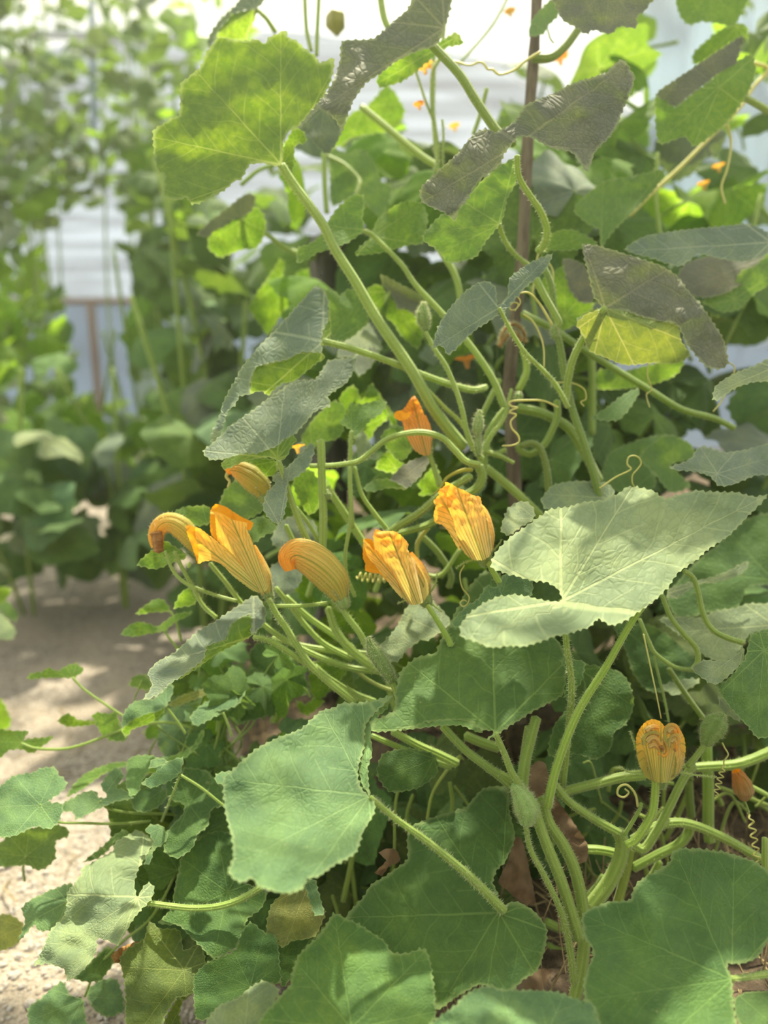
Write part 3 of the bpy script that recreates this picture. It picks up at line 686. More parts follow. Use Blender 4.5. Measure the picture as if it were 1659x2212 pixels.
leaf(P_FLOW, 'D', [(960,1130),(1000,1070),(1040,1140),(1100,1240),(1040,1250),(980,1240)], (1040,1250), 1.24, .1, .6, 'p')
leaf(P_FLOW, 'D', [(1340,400),(1440,380),(1470,450),(1600,430),(1660,500),(1659,600),(1560,650),(1500,700),(1470,600),(1380,560)], (1500,420), 1.45, 0, .1, 'v', 'u')
# ---- upper middle
A8 = leaf(P_POLE, 'A', [(1345,1375),(1335,1300),(1352,1200),(1340,1165),(1290,1160),(1240,1190),(1180,1250),(1130,1320),(1110,1370),(1060,1430),(1000,1465),(950,1475),(943,1572),(1010,1545),(1060,1515),(1130,1490),(1200,1470),(1280,1430)], (1345,1378), 1.18, .1, .25, 'm', 'u', tips=[(960,1520),(1120,1350),(1340,1170)],
     pet=[(1345,1378),(1400,1410),(1560,1570),(1650,1700),(1770,1830),(1960,2040),(2110,2260),(2180,2430)], petd=1.2, pdia=(9,16))
leaf(P_POLE, '', [(800,512),(815,475),(845,450),(880,433),(912,440),(924,470),(920,500),(912,526),(880,530),(830,545),(768,552),(775,535)], (806,510), 1.2, .1, .25, 'b', 'u', tips=[(770,550),(912,526),(912,440)])
leaf(T, '', [(739,90),(806,83),(845,50),(880,20),(905,-20),(975,-20),(968,40),(945,95),(900,112),(860,130),(820,160),(790,180),(765,215),(750,250),(738,287),(728,262),(690,235),(655,270),(643,277),(680,230),(715,185),(735,130)], (960,60), 1.12, .2, .12, 'd', 't', axis=(690,235), wav=.02)
leaf(T, '', [(638,280),(660,262),(690,232),(725,250),(737,285),(725,312),(708,332),(688,320),(665,292)], (700,235), 1.22, .1, .1, 's', 't')
leaf(T, '', [(880,110),(945,92),(985,70),(1000,95),(960,105),(905,150),(870,175),(820,190),(815,165),(850,135)], (985,80), 1.2, .1, .1, 'b', 'u')
# ---- big dark twisted leaf near the top right
leaf(P_POLE, 'B', [(205,795),(240,750),(330,670),(380,620),(430,560),(480,535),(520,550),(600,510),(650,435),(740,400),(840,350),(900,330),(970,310),(1040,250),(1065,258),(1085,290),(1102,320),(1090,370),(1060,440),(1030,520),(1000,570),(940,630),(920,680),(900,717),(870,670),(832,632),(780,625),(730,605),(680,578),(620,570),(560,640),(540,690),(500,720),(450,760),(400,840),(370,870),(355,917),(310,890),(270,872),(215,842)],
     (622,600), 1.02, .10, .13, 'd', 't', tips=[(240,830),(560,560),(1050,290)], pet=[(612,650),(622,740),(670,820),(710,880),(736,950),(728,1015),(700,1045)], petd=1.14, pdia=(12,16), wav=.02,
     under=[dict(o=[(1065,258),(1085,290),(1104,318),(1092,372),(1062,438),(1050,430),(1070,350)], h=[(1065,258),(1062,438)], s=1)])
leaf(P_POLE, 'B', [(218,985),(260,930),(310,888),(355,917),(370,870),(450,770),(540,690),(610,660),(608,760),(570,830),(550,920),(480,1010),(440,1072),(330,1098),(290,1052),(230,1012)], (537,935), 1.10, .1, .1, 'm', 'u', tips=[(300,1050),(240,970),(400,850),(590,720)], pet=[(537,935),(560,1000),(600,1058),(660,1108)], petd=1.16, pdia=(10,11))
stem(P_POLE, cx('B', [(258,190),(370,310),(440,420),(530,550),(600,600)]), (19, 20), 1.12, 'stem', hair=1200, tint=(.6, .62, .55, 1))
leaf(P_TOPR, 'B', [(770,-30),(1170,-30),(1150,40),(1112,70),(1110,117),(1040,110),(1000,142),(930,125),(900,142),(850,110),(800,80)], (1000,-60), 1.12, .05, .1, 'd', 't')
leaf(P_POLE, 'B', [(663,152),(670,90),(700,50),(740,10),(778,-10),(787,60),(750,100),(720,142)], (745,140), 1.25, 0, .2, 'k', 'u', pet=[(740,125),(750,160),(765,180)], pdia=(4,4), phair=0)
leaf(P_TOPR, 'B', [(1285,-30),(1570,-30),(1552,50),(1510,112),(1460,100),(1380,90),(1330,105),(1290,62)], (1420,-40), 1.4, 0, .1, 'b', 'u')
leaf(P_TOPR, 'B', [(1190,395),(1270,447),(1330,400),(1400,350),(1450,310),(1520,262),(1590,225),(1607,290),(1590,360),(1550,430),(1480,520),(1420,570),(1350,612),(1310,570),(1200,597)], (1455,365), 1.25, 0, .1, 'b', 'u', tips=[(1220,580),(1350,600),(1540,430),(1595,240)],
     under=[dict(o=[(1190,395),(1260,340),(1380,260),(1547,150),(1552,182),(1522,270),(1450,312),(1400,350),(1330,400),(1270,447)], h=[(1230,420),(1590,225)], s=-.05, side='t')], umat=M_FLAP, pet=[(1455,365),(1550,402),(1670,468)], petd=1.3, pdia=(13,15))
leaf(P_TOPR, 'B', [(1345,262),(1352,215),(1450,130),(1530,95),(1572,112),(1575,182),(1548,150),(1380,260)], (1530,110), 1.45, 0, .1, 'v', 'u')
leaf(P_TOPR, 'B', [(848,880),(880,830),(960,765),(1010,745),(1080,740),(1130,725),(1228,708),(1210,760),(1150,830),(1080,900),(1000,980),(962,1032),(955,960),(900,930)], (962,1032), 1.28, .1, .3, 'm', 'u', tips=[(870,900),(970,780),(1210,720)])
leaf(P_TOPR, 'B', [(720,1050),(740,985),(800,960),(860,962),(945,1010),(910,1035),(830,1045),(760,1045)], (720,1045), 1.2, 0, .2, 'b', 'u')
leaf(P_TOPR, 'B', [(1060,1040),(1150,985),(1300,960),(1450,945),(1580,935),(1680,985),(1680,1050),(1560,1092),(1460,1080),(1370,1060),(1290,1112),(1180,1080)], (1670,1010), 1.2, .1, .3, 's', 't')
leaf(P_TOPR, 'E', [(1230,235),(1270,150),(1450,100),(1680,40),(1700,110),(1600,180),(1560,230),(1480,280),(1380,312),(1300,300)], (1690,100), 1.38, .2, .5, 'q', 't')
leaf(P_TOPR, 'E', [(1340,332),(1400,310),(1480,280),(1530,190),(1600,160),(1690,80),(1690,230),(1600,290),(1520,370),(1440,382),(1380,352)], (1500,320), 1.32, .1, .15, 'm', 'u')
leaf(P_YELL, 'E', [(785,60),(850,65),(1000,110),(1150,160),(1230,210),(1290,290),(1340,340),(1400,430),(1450,510),(1472,620),(1430,652),(1370,640),(1330,600),(1270,520),(1232,442),(1150,422),(1060,402),(980,372),(900,372),(840,312),(810,200),(790,120)],
     (890,362), 1.06, .15, .16, 'd', 't', tips=[(800,80),(1150,200),(1450,600)],
     under=[dict(o=[(770,420),(800,390),(880,368),(980,372),(1060,402),(1150,422),(1232,442),(1250,520),(1292,582),(1230,622),(1100,622),(990,632),(900,600),(810,560),(790,500),(753,440)], h=[(840,370),(1260,500)], s=.25)],
     umat=M_UNDERY, label='big curled leaf with a yellowing underside', pet=[(890,362),(845,410),(790,500),(740,600),(715,700),(705,800)], petd=1.15, pdia=(15,17), wav=.02)
leaf(P_YELL, 'E', [(765,440),(760,410),(800,385),(860,365),(850,400),(800,420)], (860,380), 1.09, 0, .2, 'y', 'u')
leaf(P_POLE, 'E', [(75,545),(100,450),(150,370),(220,290),(290,242),(340,235),(375,270),(382,350),(430,300),(440,220),(530,150),(642,105),(600,190),(500,280),(430,362),(330,432),(270,472),(200,540),(150,587),(120,540)], (388,362), 1.02, .1, .22, 's', 't', tips=[(100,540),(300,250),(620,120)], pet=[(390,362),(440,460),(510,570),(600,660),(660,730),(715,830)], petd=1.1, pdia=(9,12))
leaf(P_YELL, 'E', [(1398,792),(1410,732),(1500,670),(1580,640),(1690,590),(1690,700),(1590,712),(1500,742),(1430,792)], (1690,640), 1.1, .1, .8, 'p')
leaf(P_YELL, 'E', [(580,240),(700,160),(735,250),(760,310),(842,342),(762,432),(680,472),(640,380),(600,300)], (700,400), 1.32, 0, .05, 'b', 'u')
leaf(P_YELL, 'E', [(690,130),(780,150),(832,230),(832,332),(770,335),(720,270)], (800,140), 1.28, .1, .4, 'q', 't')
leaf(P_YELL, 'E', [(815,885),(900,830),(960,780),(1042,738),(1052,762),(1000,842),(950,892),(880,892)], (1040,745), 1.22, .1, .5, 'k', 'u')
leaf(P_YELL, 'E', [(850,742),(862,650),(980,660),(1100,630),(1262,600),(1230,672),(1150,712),(1000,742)], (1000,620), 1.35, 0, .1, 'b', 'u')
leaf(P_YELL, 'E', [(1195,1112),(1280,1082),(1305,1060),(1320,1030),(1360,1013),(1450,1042),(1560,1030),(1690,1000),(1690,1142),(1600,1152),(1500,1192),(1430,1202),(1380,1152),(1300,1132),(1230,1127)], (1420,1142), 1.08, .1, .8, 's', 't', tips=[(1230,1110),(1340,1020),(1500,1050),(1690,1060)], wav=.03)
leaf(P_YELL, 'E', [(1050,1062),(1180,960),(1290,1000),(1312,1070),(1200,1102),(1295,1200),(1200,1232),(1130,1152)], (1200,1250), 1.3, 0, .2, 'k', 'u')
leaf(P_YELL, 'E', [(870,1190),(900,1060),(960,1020),(1060,980),(1180,960),(1100,1060),(1130,1200),(1000,1240)], (1000,1240), 1.36, 0, .3, 'k', 'u')
# ---- around the blossoms
Q = P_FLOW
leaf(Q, 'F', [(190,270),(240,240),(340,233),(362,250),(362,312),(280,322),(200,302)], (350,320), 1.12, .0, .1, 'm', 'u')
leaf(Q, 'F', [(35,500),(60,465),(90,440),(160,390),(180,402),(255,450),(250,470),(190,490),(120,517)], (260,450), 1.08, .1, .2, 'b', 'u')
leaf(Q, 'F', [(60,1102),(100,1040),(82,980),(130,930),(200,890),(300,800),(400,740),(500,670),(565,635),(612,700),(602,760),(545,815),(540,722),(460,760),(430,832),(350,862),(330,922),(240,992),(180,1032),(130,1082)],
     (558,822), 1.0, .15, .7, 's', 't', tips=[(70,1090),(100,960),(560,650)],
     under=[dict(o=[(240,992),(330,922),(350,862),(430,832),(460,760),(540,722),(552,790),(545,818),(400,892),(300,962),(225,1012)], h=[(240,992),(545,760)], s=.5)],
     pet=[(558,822),(620,835),(700,880),(820,960),(930,1030),(1050,1110)], petd=1.08, pdia=(12,14), wav=.01)
leaf(Q, 'F', [(1130,850),(1170,810),(1200,770),(1240,690),(1320,640),(1400,700),(1442,760),(1400,792),(1330,842),(1312,832),(1250,872),(1200,932),(1150,922),(1120,890)], (1390,800), 1.12, .1, .7, 'p', 't', tips=[(1140,900),(1220,720),(1400,700)], pet=[(1390,800),(1440,860),(1480,930)], pdia=(7,9))
leaf(Q, 'F', [(800,1000),(830,930),(960,950),(972,982),(900,1062),(850,1102),(812,1072)], (960,950), 1.25, 0, 0, 'v', 'u')
leaf(Q, 'F', [(745,1102),(790,1122),(830,1090),(872,1112),(800,1172),(760,1152)], (790,1120), 1.25, 0, 0, 'v', 'u')
leaf(Q, 'F', [(545,300),(600,280),(660,330),(640,350),(600,370),(555,400),(530,360)], (655,350), 1.1, 0, .2, 'm', 'u')
leaf(Q, 'F', [(640,410),(650,340),(700,290),(760,270),(830,310),(850,420),(760,440)], (700,280), 1.22, .1, .5, 's', 't')
leaf(Q, 'F', [(600,590),(640,500),(700,480),(780,500),(760,590),(700,640),(630,640)], (760,620), 1.18, .1, .5, 's', 't')
leaf(Q, 'F', [(560,640),(620,680),(640,740),(610,820),(560,830),(550,730)], (600,820), 1.2, .1, .3, 'k', 't')
leaf(Q, 'F', [(530,900),(600,830),(760,870),(740,980),(640,1000),(560,960)], (740,900), 1.25, .1, .3, 'k', 't')
leaf(Q, 'F', [(660,920),(700,890),(780,980),(800,1080),(700,1060),(650,1000)], (700,890), 1.22, .1, .3, 'k', 't')
leaf(Q, 'F', [(470,1120),(520,1060),(640,1040),(740,1080),(700,1130),(600,1180),(500,1200)], (740,1080), 1.2, .1, .5, 'k', 't')
leaf(Q, 'F', [(270,1180),(330,1120),(420,1080),(520,1060),(480,1130),(380,1180),(300,1220)], (520,1060), 1.15, .1, .7, 'e', 't')
leaf(Q, 'F', [(1440,760),(1500,690),(1560,650),(1600,590),(1640,600),(1659,560),(1740,500),(1800,540),(1800,640),(1700,640),(1600,680),(1520,720),(1480,780)], (1640,700), 1.0, .0, .5, 'e', 't')
leaf(Q, 'F', [(1130,1180),(1200,1120),(1240,1000),(1100,960),(1000,1020),(1060,1100)], (1100,1180), 1.25, 0, .3, 'k', 't')
# ---- large pale leaf at the right
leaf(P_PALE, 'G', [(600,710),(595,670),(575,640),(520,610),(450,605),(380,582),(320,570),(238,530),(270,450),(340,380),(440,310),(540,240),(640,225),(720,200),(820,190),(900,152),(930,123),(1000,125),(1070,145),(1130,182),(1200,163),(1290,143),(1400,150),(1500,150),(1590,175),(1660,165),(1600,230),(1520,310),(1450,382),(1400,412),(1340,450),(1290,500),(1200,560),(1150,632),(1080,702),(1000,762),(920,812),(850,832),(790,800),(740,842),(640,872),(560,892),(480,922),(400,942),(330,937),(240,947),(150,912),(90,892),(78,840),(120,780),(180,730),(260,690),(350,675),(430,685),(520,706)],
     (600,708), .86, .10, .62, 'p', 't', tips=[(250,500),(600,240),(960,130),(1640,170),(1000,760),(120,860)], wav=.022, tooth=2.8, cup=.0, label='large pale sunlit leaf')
stem(P_PALE, [(1214,1296,.87),(1225,1400,.9),(1235,1480,.95),(1230,1560,1.0),(1215,1700,1.05)], (13,16), name='petiole')
# ---- leaf below it with the sunlit patch
leaf(P_BROAD, '', [(1068,1580),(1040,1576),(1000,1556),(960,1556),(920,1561),(870,1576),(808,1581),(800,1560),(850,1535),(855,1490),(865,1450),(900,1420),(940,1410),(948,1392),(985,1320),(1000,1290),(1020,1260),(1045,1235),(1080,1240),(1105,1285),(1110,1330),(1200,1380),(1225,1425),(1222,1462),(1215,1502),(1160,1532),(1112,1562),(1052,1598)],
     (1070,1582), .93, .08, .55, 'g', 't', tips=[(805,1575),(880,1430),(1060,1240),(1222,1430)], wav=.012, tooth=2.6,
     under=[dict(o=[(865,1578),(920,1560),(960,1554),(1000,1554),(1042,1577),(1035,1583),(1000,1568),(960,1567),(920,1571)], h=[(870,1576),(1040,1576)], s=.5)],
     pet=[(1070,1584),(1090,1630),(1106,1670),(1130,1705)], petd=.96, pdia=(13,17))
leaf(P_RIGHT, 'G', [(1100,802),(1180,790),(1320,792),(1380,760),(1500,740),(1560,720),(1700,730),(1700,832),(1560,882),(1520,962),(1450,1012),(1380,1012),(1300,962),(1230,900)], (1690,830), 1.15, .1, .8, 'p', 't')
leaf(P_RIGHT, 'G', [(1140,682),(1290,510),(1400,420),(1540,290),(1700,270),(1700,600),(1560,632),(1500,742),(1380,762),(1200,792)], (1690,600), 1.3, .1, .5, 'k', 't')
leaf(P_RIGHT, 'G', [(1140,682),(1160,640),(1300,602),(1420,570),(1550,503),(1555,535),(1500,580),(1400,612),(1300,622),(1192,692)], (1140,670), 1.12, .1, .8, 'p', 't')
leaf(P_RIGHT, 'G', [(1400,1132),(1450,1112),(1540,1002),(1570,882),(1620,870),(1720,890),(1720,1360),(1612,1412),(1572,1372),(1500,1292),(1440,1222),(1410,1182)], (1640,960), .98, .05, .35, 'g', 't', tips=[(1420,1170),(1600,1400),(1700,1370)])
leaf(P_RIGHT, 'G', [(1265,1052),(1330,1012),(1450,1012),(1530,942),(1535,1012),(1490,1062),(1402,1134),(1350,1122)], (1530,960), 1.0, .1, .6, 'p', 't', wav=.03)
leaf(P_RIGHT, 'G', [(640,1252),(720,1170),(700,1042),(800,1040),(900,1072),(950,1132),(972,1242),(930,1342),(870,1382),(850,1472),(770,1522),(680,1492),(600,1512),(530,1492),(560,1352)], (700,1060), 1.12, .05, .3, 'k', 't')
leaf(P_RIGHT, 'G', [(870,832),(1000,820),(1100,850),(1230,952),(1300,1022),(1290,1102),(1180,1162),(1050,1172),(970,1082),(930,962)], (900,830), 1.25, .05, .3, 'k', 't')
leaf(P_RIGHT, 'G', [(1112,1142),(1180,1192),(1280,1142),(1310,1108),(1220,1110)], (1310,1108), 1.2, .05, .6, 'p', 't')
leaf(P_BROAD, 'G', [(590,1012),(650,1008),(722,1022),(702,1122),(650,1192),(610,1202),(640,1090)], (610,1200), .97, .1, .3, 'g', 't')
leaf(P_PALE, 'G', [(290,332),(320,242),(370,202),(430,202),(462,242),(455,292),(400,322),(330,372),(288,352)], (462,280), 1.05, .1, .7, 'p', 't')
leaf(P_PALE, 'G', [(500,182),(560,112),(680,92),(830,102),(872,152),(830,192),(700,212),(560,242),(510,232)], (850,180), 1.15, .1, .8, 'p', 't')
leaf(P_RIGHT, 'K', [(1365,10),(1400,30),(1440,90),(1490,120),(1490,165),(1430,130),(1370,80)], (1370,20), 1.0, 0, .3, 'p', 't', wav=.02)
# ---- foreground: big lit leaf left of the bottom centre
leaf(P_BROAD, 'J', [(775,535),(735,500),(715,440),(720,372),(745,300),(750,190),(800,130),(882,50),(840,58),(770,78),(700,85),(640,85),(590,110),(540,122),(440,210),(350,242),(220,310),(130,392),(73,440),(70,510),(80,602),(110,720),(120,822),(93,892),(150,942),(212,925),(240,962),(320,987),(400,992),(450,972),(470,930),(530,912),(600,862),(662,832),(710,792),(740,702),(792,612),(795,562)],
     (768,530), .84, .10, .60, 'e', 't', tips=[(450,975),(100,870),(75,450),(560,125),(740,180)], wav=.014, tooth=2.6,
     under=[dict(o=[(882,50),(852,112),(792,172),(775,242),(782,322),(762,402),(768,500),(772,530),(738,480),(720,402),(745,300),(750,190),(800,130)], h=[(800,130),(735,500)], s=.7)],
     pet=[(775,535),(900,640),(1040,740),(1200,870),(1300,962),(1410,1075)], petd=.90, pdia=(11,22), phair=3200)
leaf(P_BROAD, 'J', [(1392,1086),(1385,1002),(1360,942),(1380,882),(1412,852),(1440,802),(1466,722),(1440,602),(1430,490),(1322,490),(1250,560),(1230,582),(1100,622),(972,672),(950,742),(950,832),(860,902),(780,952),(742,1012),(660,1102),(700,1202),(900,1352),(1060,1452),(1092,1552),(1200,1482),(1290,1432),(1350,1442),(1440,1467),(1500,1412),(1572,1362),(1612,1252),(1617,1162),(1560,1082),(1480,1035),(1430,1042)],
     (1390,1088), .92, .05, .50, 'k', 't', tips=[(1330,1440),(1100,1560),(700,1110),(1100,640),(1430,500)], wav=.015)
leaf(P_BROAD, 'J', [(240,1625),(292,1540),(390,1432),(400,1372),(430,1292),(500,1222),(560,1152),(598,1088),(650,1112),(720,1142),(840,1222),(870,1272),(940,1282),(1030,1258),(1062,1322),(1080,1452),(1087,1572),(1060,1640),(1020,1760),(800,1860),(500,1860),(300,1760)],
     (685,1640), .76, .05, .45, 'g', 't', tips=[(280,1600),(430,1330),(600,1100),(1040,1270),(1080,1560)], wav=.012, tooth=3)
leaf(P_BROAD, '', [(930,2212),(960,2190),(985,2170),(1010,2145),(1050,2130),(1090,2139),(1130,2139),(1200,2142),(1250,2160),(1280,2170),(1295,2215),(1290,2300),(1150,2360),(1000,2330),(915,2270)], (1140,2330), .68, .05, .45, 'e', 't', tooth=3.5)
leaf(P_BROAD, '', [(443,2215),(470,2175),(515,2155),(545,2130),(570,2118),(603,2138),(590,2172),(570,2215),(560,2300),(450,2300)], (520,2290), .74, .05, .45, 'p', 't', tooth=3)
leaf(P_CREEP, 'J', [(0,1322),(60,1300),(130,1260),(160,1182),(200,1130),(232,1150),(270,1182),(320,1192),(332,1242),(345,1420),(262,1422),(180,1482),(60,1532),(0,1592),(-60,1592),(-70,1400)], (200,1440), .92, .05, .4, 'k', 't')
leaf(P_BROAD, 'J', [(278,1182),(300,1050),(400,960),(470,940),(502,1062),(560,1082),(510,1200),(400,1222),(350,1252)], (480,950), 1.0, 0, .3, 'y', 't')
leaf(P_BROAD, 'J', [(460,940),(510,930),(530,1000),(555,1090),(510,1100),(480,1020)], (480,940), .97, 0, .5, 'e', 't')
leaf(P_BROAD, 'J', [(805,432),(830,330),(950,300),(1082,332),(1092,422),(1002,492),(872,512)], (1080,350), 1.02, .05, .4, 'k', 't')
leaf(P_BROAD, 'J', [(330,1240),(500,1200),(600,1100),(560,1160),(430,1300),(395,1400),(350,1440)], (500,1200), 1.0, .05, .3, 'k', 't')
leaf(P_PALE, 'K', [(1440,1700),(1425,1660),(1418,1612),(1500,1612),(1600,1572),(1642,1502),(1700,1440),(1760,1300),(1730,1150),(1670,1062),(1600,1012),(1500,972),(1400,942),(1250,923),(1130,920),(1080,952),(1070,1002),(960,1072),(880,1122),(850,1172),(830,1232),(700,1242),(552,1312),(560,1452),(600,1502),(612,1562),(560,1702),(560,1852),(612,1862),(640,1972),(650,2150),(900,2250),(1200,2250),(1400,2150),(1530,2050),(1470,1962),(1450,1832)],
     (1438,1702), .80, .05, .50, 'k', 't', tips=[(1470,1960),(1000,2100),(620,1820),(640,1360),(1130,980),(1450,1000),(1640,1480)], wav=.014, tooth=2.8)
leaf(P_PALE, 'K', [(1455,1832),(1500,1792),(1580,1776),(1700,1780),(1820,1850),(1820,2050),(1650,2120),(1560,2060),(1480,1962)], (1440,1760), .80, .05, .5, 'k', 't')
stem(P_PALE, cx('K', [(1436,1702),(1550,1690),(1700,1668),(1850,1650)]), (12, 20), .80, 'petiole', d1=.85)
dl = plant('dry_squash_leaf', at(1190, 1750, 1.06), 'withered brown leaf hanging behind the forked hairy stem', 'dry leaf')
leaf(dl, 'K', [(290,400),(330,420),(380,602),(450,702),(540,832),(580,902),(577,992),(520,1012),(480,952),(400,852),(330,752),(290,642),(225,560),(240,430)], (300,410), 1.06, .1, .1, 'g', 't', material=M_DRY, wav=.05, tooth=1, name='leaf')
dl = plant('dry_squash_leaf', at(1110, 1900, 1.08), 'withered brown leaf hanging beside the dark broad leaf at the bottom centre', 'dry leaf')
leaf(dl, 'K', [(45,1122),(100,1002),(150,852),(192,882),(232,1052),(268,1250),(180,1242),(100,1172)], (160,860), 1.06, .1, .1, 'g', 't', material=M_DRY, wav=.05, tooth=1)
dl = plant('dry_squash_leaf', at(1180, 2120, 1.05), 'curled brown leaf low between the two biggest bottom leaves', 'dry leaf')
leaf(dl, 'K', [(195,1722),(240,1660),(310,1640),(400,1662),(445,1740),(330,1782),(210,1792)], (300,1650), 1.05, .1, .3, 'g', 't', material=M_DRY, wav=.05, tooth=1)
dl = plant('dry_squash_leaf', at(855, 1860, 1.0), 'small crumpled tan petal fallen behind the big lit leaf', 'dry petal')
leaf(dl, 'J', [(815,800),(860,780),(900,790),(915,840),(860,870),(830,910),(795,895),(850,840)], (850,790), 1.0, .1, .3, 'g', 't', material=M_DRY, wav=.06, tooth=1)
# ---- lower left
Q = P_CREEP
leaf(Q, 'I', [(820,935),(802,850),(830,760),(880,680),(917,602),(870,560),(820,533),(770,560),(690,602),(670,660),(580,712),(490,762),(480,802),(430,872),(398,912),(400,962),(380,1052),(300,1132),(270,1212),(230,1292),(203,1342),(280,1332),(380,1362),(402,1432),(460,1402),(540,1322),(577,1252),(580,1180),(640,1192),(707,1222),(740,1162),(800,1062),(840,1012),(902,952),(922,882),(890,845),(850,882)],
     (820,937), .98, .05, .6, 'p', 't', tips=[(700,1215),(430,1400),(215,1330),(410,920),(860,560)], wav=.022, pet=[(880,968),(1000,985),(1150,1000),(1300,990),(1430,950),(1555,878)], petd=.98, pdia=(12,15), cup=.02)
leaf(Q, 'I', [(130,1002),(180,952),(280,902),(432,850),(402,962),(380,1052),(300,1132),(230,1132),(202,1100),(130,1182),(105,1205),(150,1082)], (400,960), 1.05, .05, .6, 'e', 't')
leaf(Q, 'I', [(1020,1002),(1060,802),(1100,640),(1230,560),(1300,540),(1392,560),(1392,702),(1360,792),(1440,842),(1592,902),(1560,1002),(1480,1062),(1450,1152),(1400,1242),(1280,1302),(1200,1232),(1100,1132),(1060,1102),(945,1092),(980,1050)], (1360,900), 1.02, .05, .5, 'k', 't', tips=[(1280,1290),(960,1090),(1080,700),(1300,560)])
leaf(Q, 'I', [(715,1302),(760,1242),(860,1182),(890,1078),(960,1122),(1070,1130),(1100,1252),(1192,1212),(1232,1332),(1220,1432),(1150,1512),(1050,1542),(990,1642),(960,1700),(760,1710),(750,1560),(740,1422)], (1100,1370), .95, .05, .4, 'o', 't', tips=[(1180,1230),(890,1100),(740,1350),(860,1700)])
leaf(Q, 'I', [(970,1740),(1000,1640),(1060,1545),(1150,1512),(1090,1560),(1070,1640),(1090,1740)], (1000,1740), .93, .05, .4, 'o', 't')
leaf(Q, 'I', [(165,1602),(250,1532),(370,1438),(420,1522),(492,1540),(512,1662),(510,1740),(200,1740)], (495,1545), 1.05, .05, .5, 'e', 't')
leaf(Q, 'I', [(515,1502),(600,1432),(700,1428),(745,1602),(640,1652),(560,1602)], (505,1530), 1.08, .05, .5, 'e', 't', pet=[(505,1530),(580,1360),(720,1210),(870,1090),(960,970),(1030,830),(1070,740)], petd=1.12, pdia=(5,6), phair=300)
leaf(Q, 'I', [(440,1412),(540,1322),(640,1228),(705,1292),(640,1382),(600,1432),(520,1442)], (650,1240), 1.1, .05, .5, 'k', 't')
leaf(Q, 'I', [(500,722),(600,640),(690,560),(742,528),(765,560),(690,602),(640,662),(560,712)], (740,540), 1.12, .05, .5, 'k', 't')
leaf(Q, 'I', [(870,530),(900,500),(970,508),(1002,572),(970,622),(920,652),(900,722),(858,742),(880,682),(917,602)], (960,520), 1.05, .05, .5, 'e', 't')
leaf(Q, 'I', [(-20,1052),(60,1038),(142,1100),(112,1202),(50,1242),(-20,1245)], (140,1110), 1.15, .05, .7, 'y', 't')
wf = plant('withered_flower', at(272, 2053, 1.0), 'shrivelled rust-brown flower lying against the olive leaf at the lower left', 'flower')
stem(wf, cx('I', [(690,1300),(720,1270),(770,1240),(830,1215)]), (22, 12), .97, 'corolla', M_BROWN, 0, wob=.15)
# ---- mallow weed over the path
Q = P_MALL
def mal(code, out, base, d, kind='m', side='t', pet=None, petd=None, gy=.6, gx=0.05, **k):
    return leaf(Q, code, out, base, d, gx, gy, kind, side, herb=True, pet=pet, petd=petd, pdia=k.pop('pdia', (5, 6)), phair=200, wav=k.pop('wav', .014), tooth=k.pop('tooth', 2.0), **k)
mal('I', [(-20,292),(60,222),(100,202),(200,190),(250,163),(330,160),(352,202),(402,252),(370,302),(288,362),(330,370),(382,382),(360,452),(340,502),(290,527),(230,512),(180,522),(100,562),(0,577),(-80,500),(-100,400)], (240,382), 1.05, 'e', tips=[(380,400),(290,520),(20,570),(-80,400),(60,230),(300,165),(395,260)], tooth=2.4, pet=[(240,382),(330,480),(500,492),(700,495),(900,480)], petd=1.12)
mal('I', [(-20,642),(60,560),(200,520),(330,500),(402,522),(407,572),(332,602),(332,702),(270,762),(220,772),(160,742),(60,752),(-20,747)], (155,690), 1.12, 'o', 'u', pet=[(155,690),(138,760),(147,835)], petd=1.2, gy=.2)
mal('I', [(335,432),(380,372),(500,308),(570,300),(592,342),(642,330),(602,270),(640,202),(700,158),(742,212),(690,282),(740,290),(795,342),(700,362),(600,402),(500,452),(450,472),(440,430),(370,422)], (600,362), 1.08, 'e', tips=[(450,460),(350,420),(560,305),(700,170),(780,340)], pet=[(600,362),(650,405),(780,430),(920,435),(1100,440)], petd=1.15)
mal('I', [(400,330),(440,260),(520,190),(640,140),(740,125),(900,125),(760,150),(620,200),(520,270),(440,320)], (880,130), 1.2, 'm')
mal('I', [(848,252),(900,210),(1000,130),(1092,98),(1082,182),(1030,232),(902,282)], (1080,200), 1.0, 'e', pet=[(1075,205),(1030,320),(965,480)], petd=1.1)
mal('I', [(890,162),(910,108),(980,108),(1010,130),(920,160)], (1000,120), 1.02, 'e')
mal('I', [(752,252),(768,110),(870,83),(962,110),(900,162),(850,242),(830,302),(780,332)], (960,110), 1.1, 'k', 'u')
mal('I', [(780,340),(840,290),(960,270),(1000,330),(940,400),(860,430),(800,410)], (960,300), 1.12, 'k')
mal('I', [(1000,232),(1080,200),(1100,160),(1240,180),(1262,232),(1230,252),(1322,262),(1332,382),(1262,412),(1240,512),(1180,562),(1150,642),(1060,702),(980,662),(1000,542),(1090,442),(1100,382),(1000,342)], (1130,380), 1.08, 'k', tips=[(1060,690),(1240,500),(1330,300),(1240,190),(1100,180),(1010,300)])
mal('I', [(1290,200),(1380,180),(1420,210),(1360,260),(1290,250)], (1290,200), 1.05, 'e', pet=[(1080,205),(1200,280),(1340,390),(1400,420)], pdia=(6,6))
mal('H', [(190,715),(220,680),(300,663),(345,638),(420,662),(480,618),(545,610),(602,657),(560,692),(520,710),(350,710),(230,722)], (520,708), 1.2, 'b', 'u', gy=.3, pet=[(520,708),(600,790),(740,890),(870,975),(1000,1060)], petd=1.2)
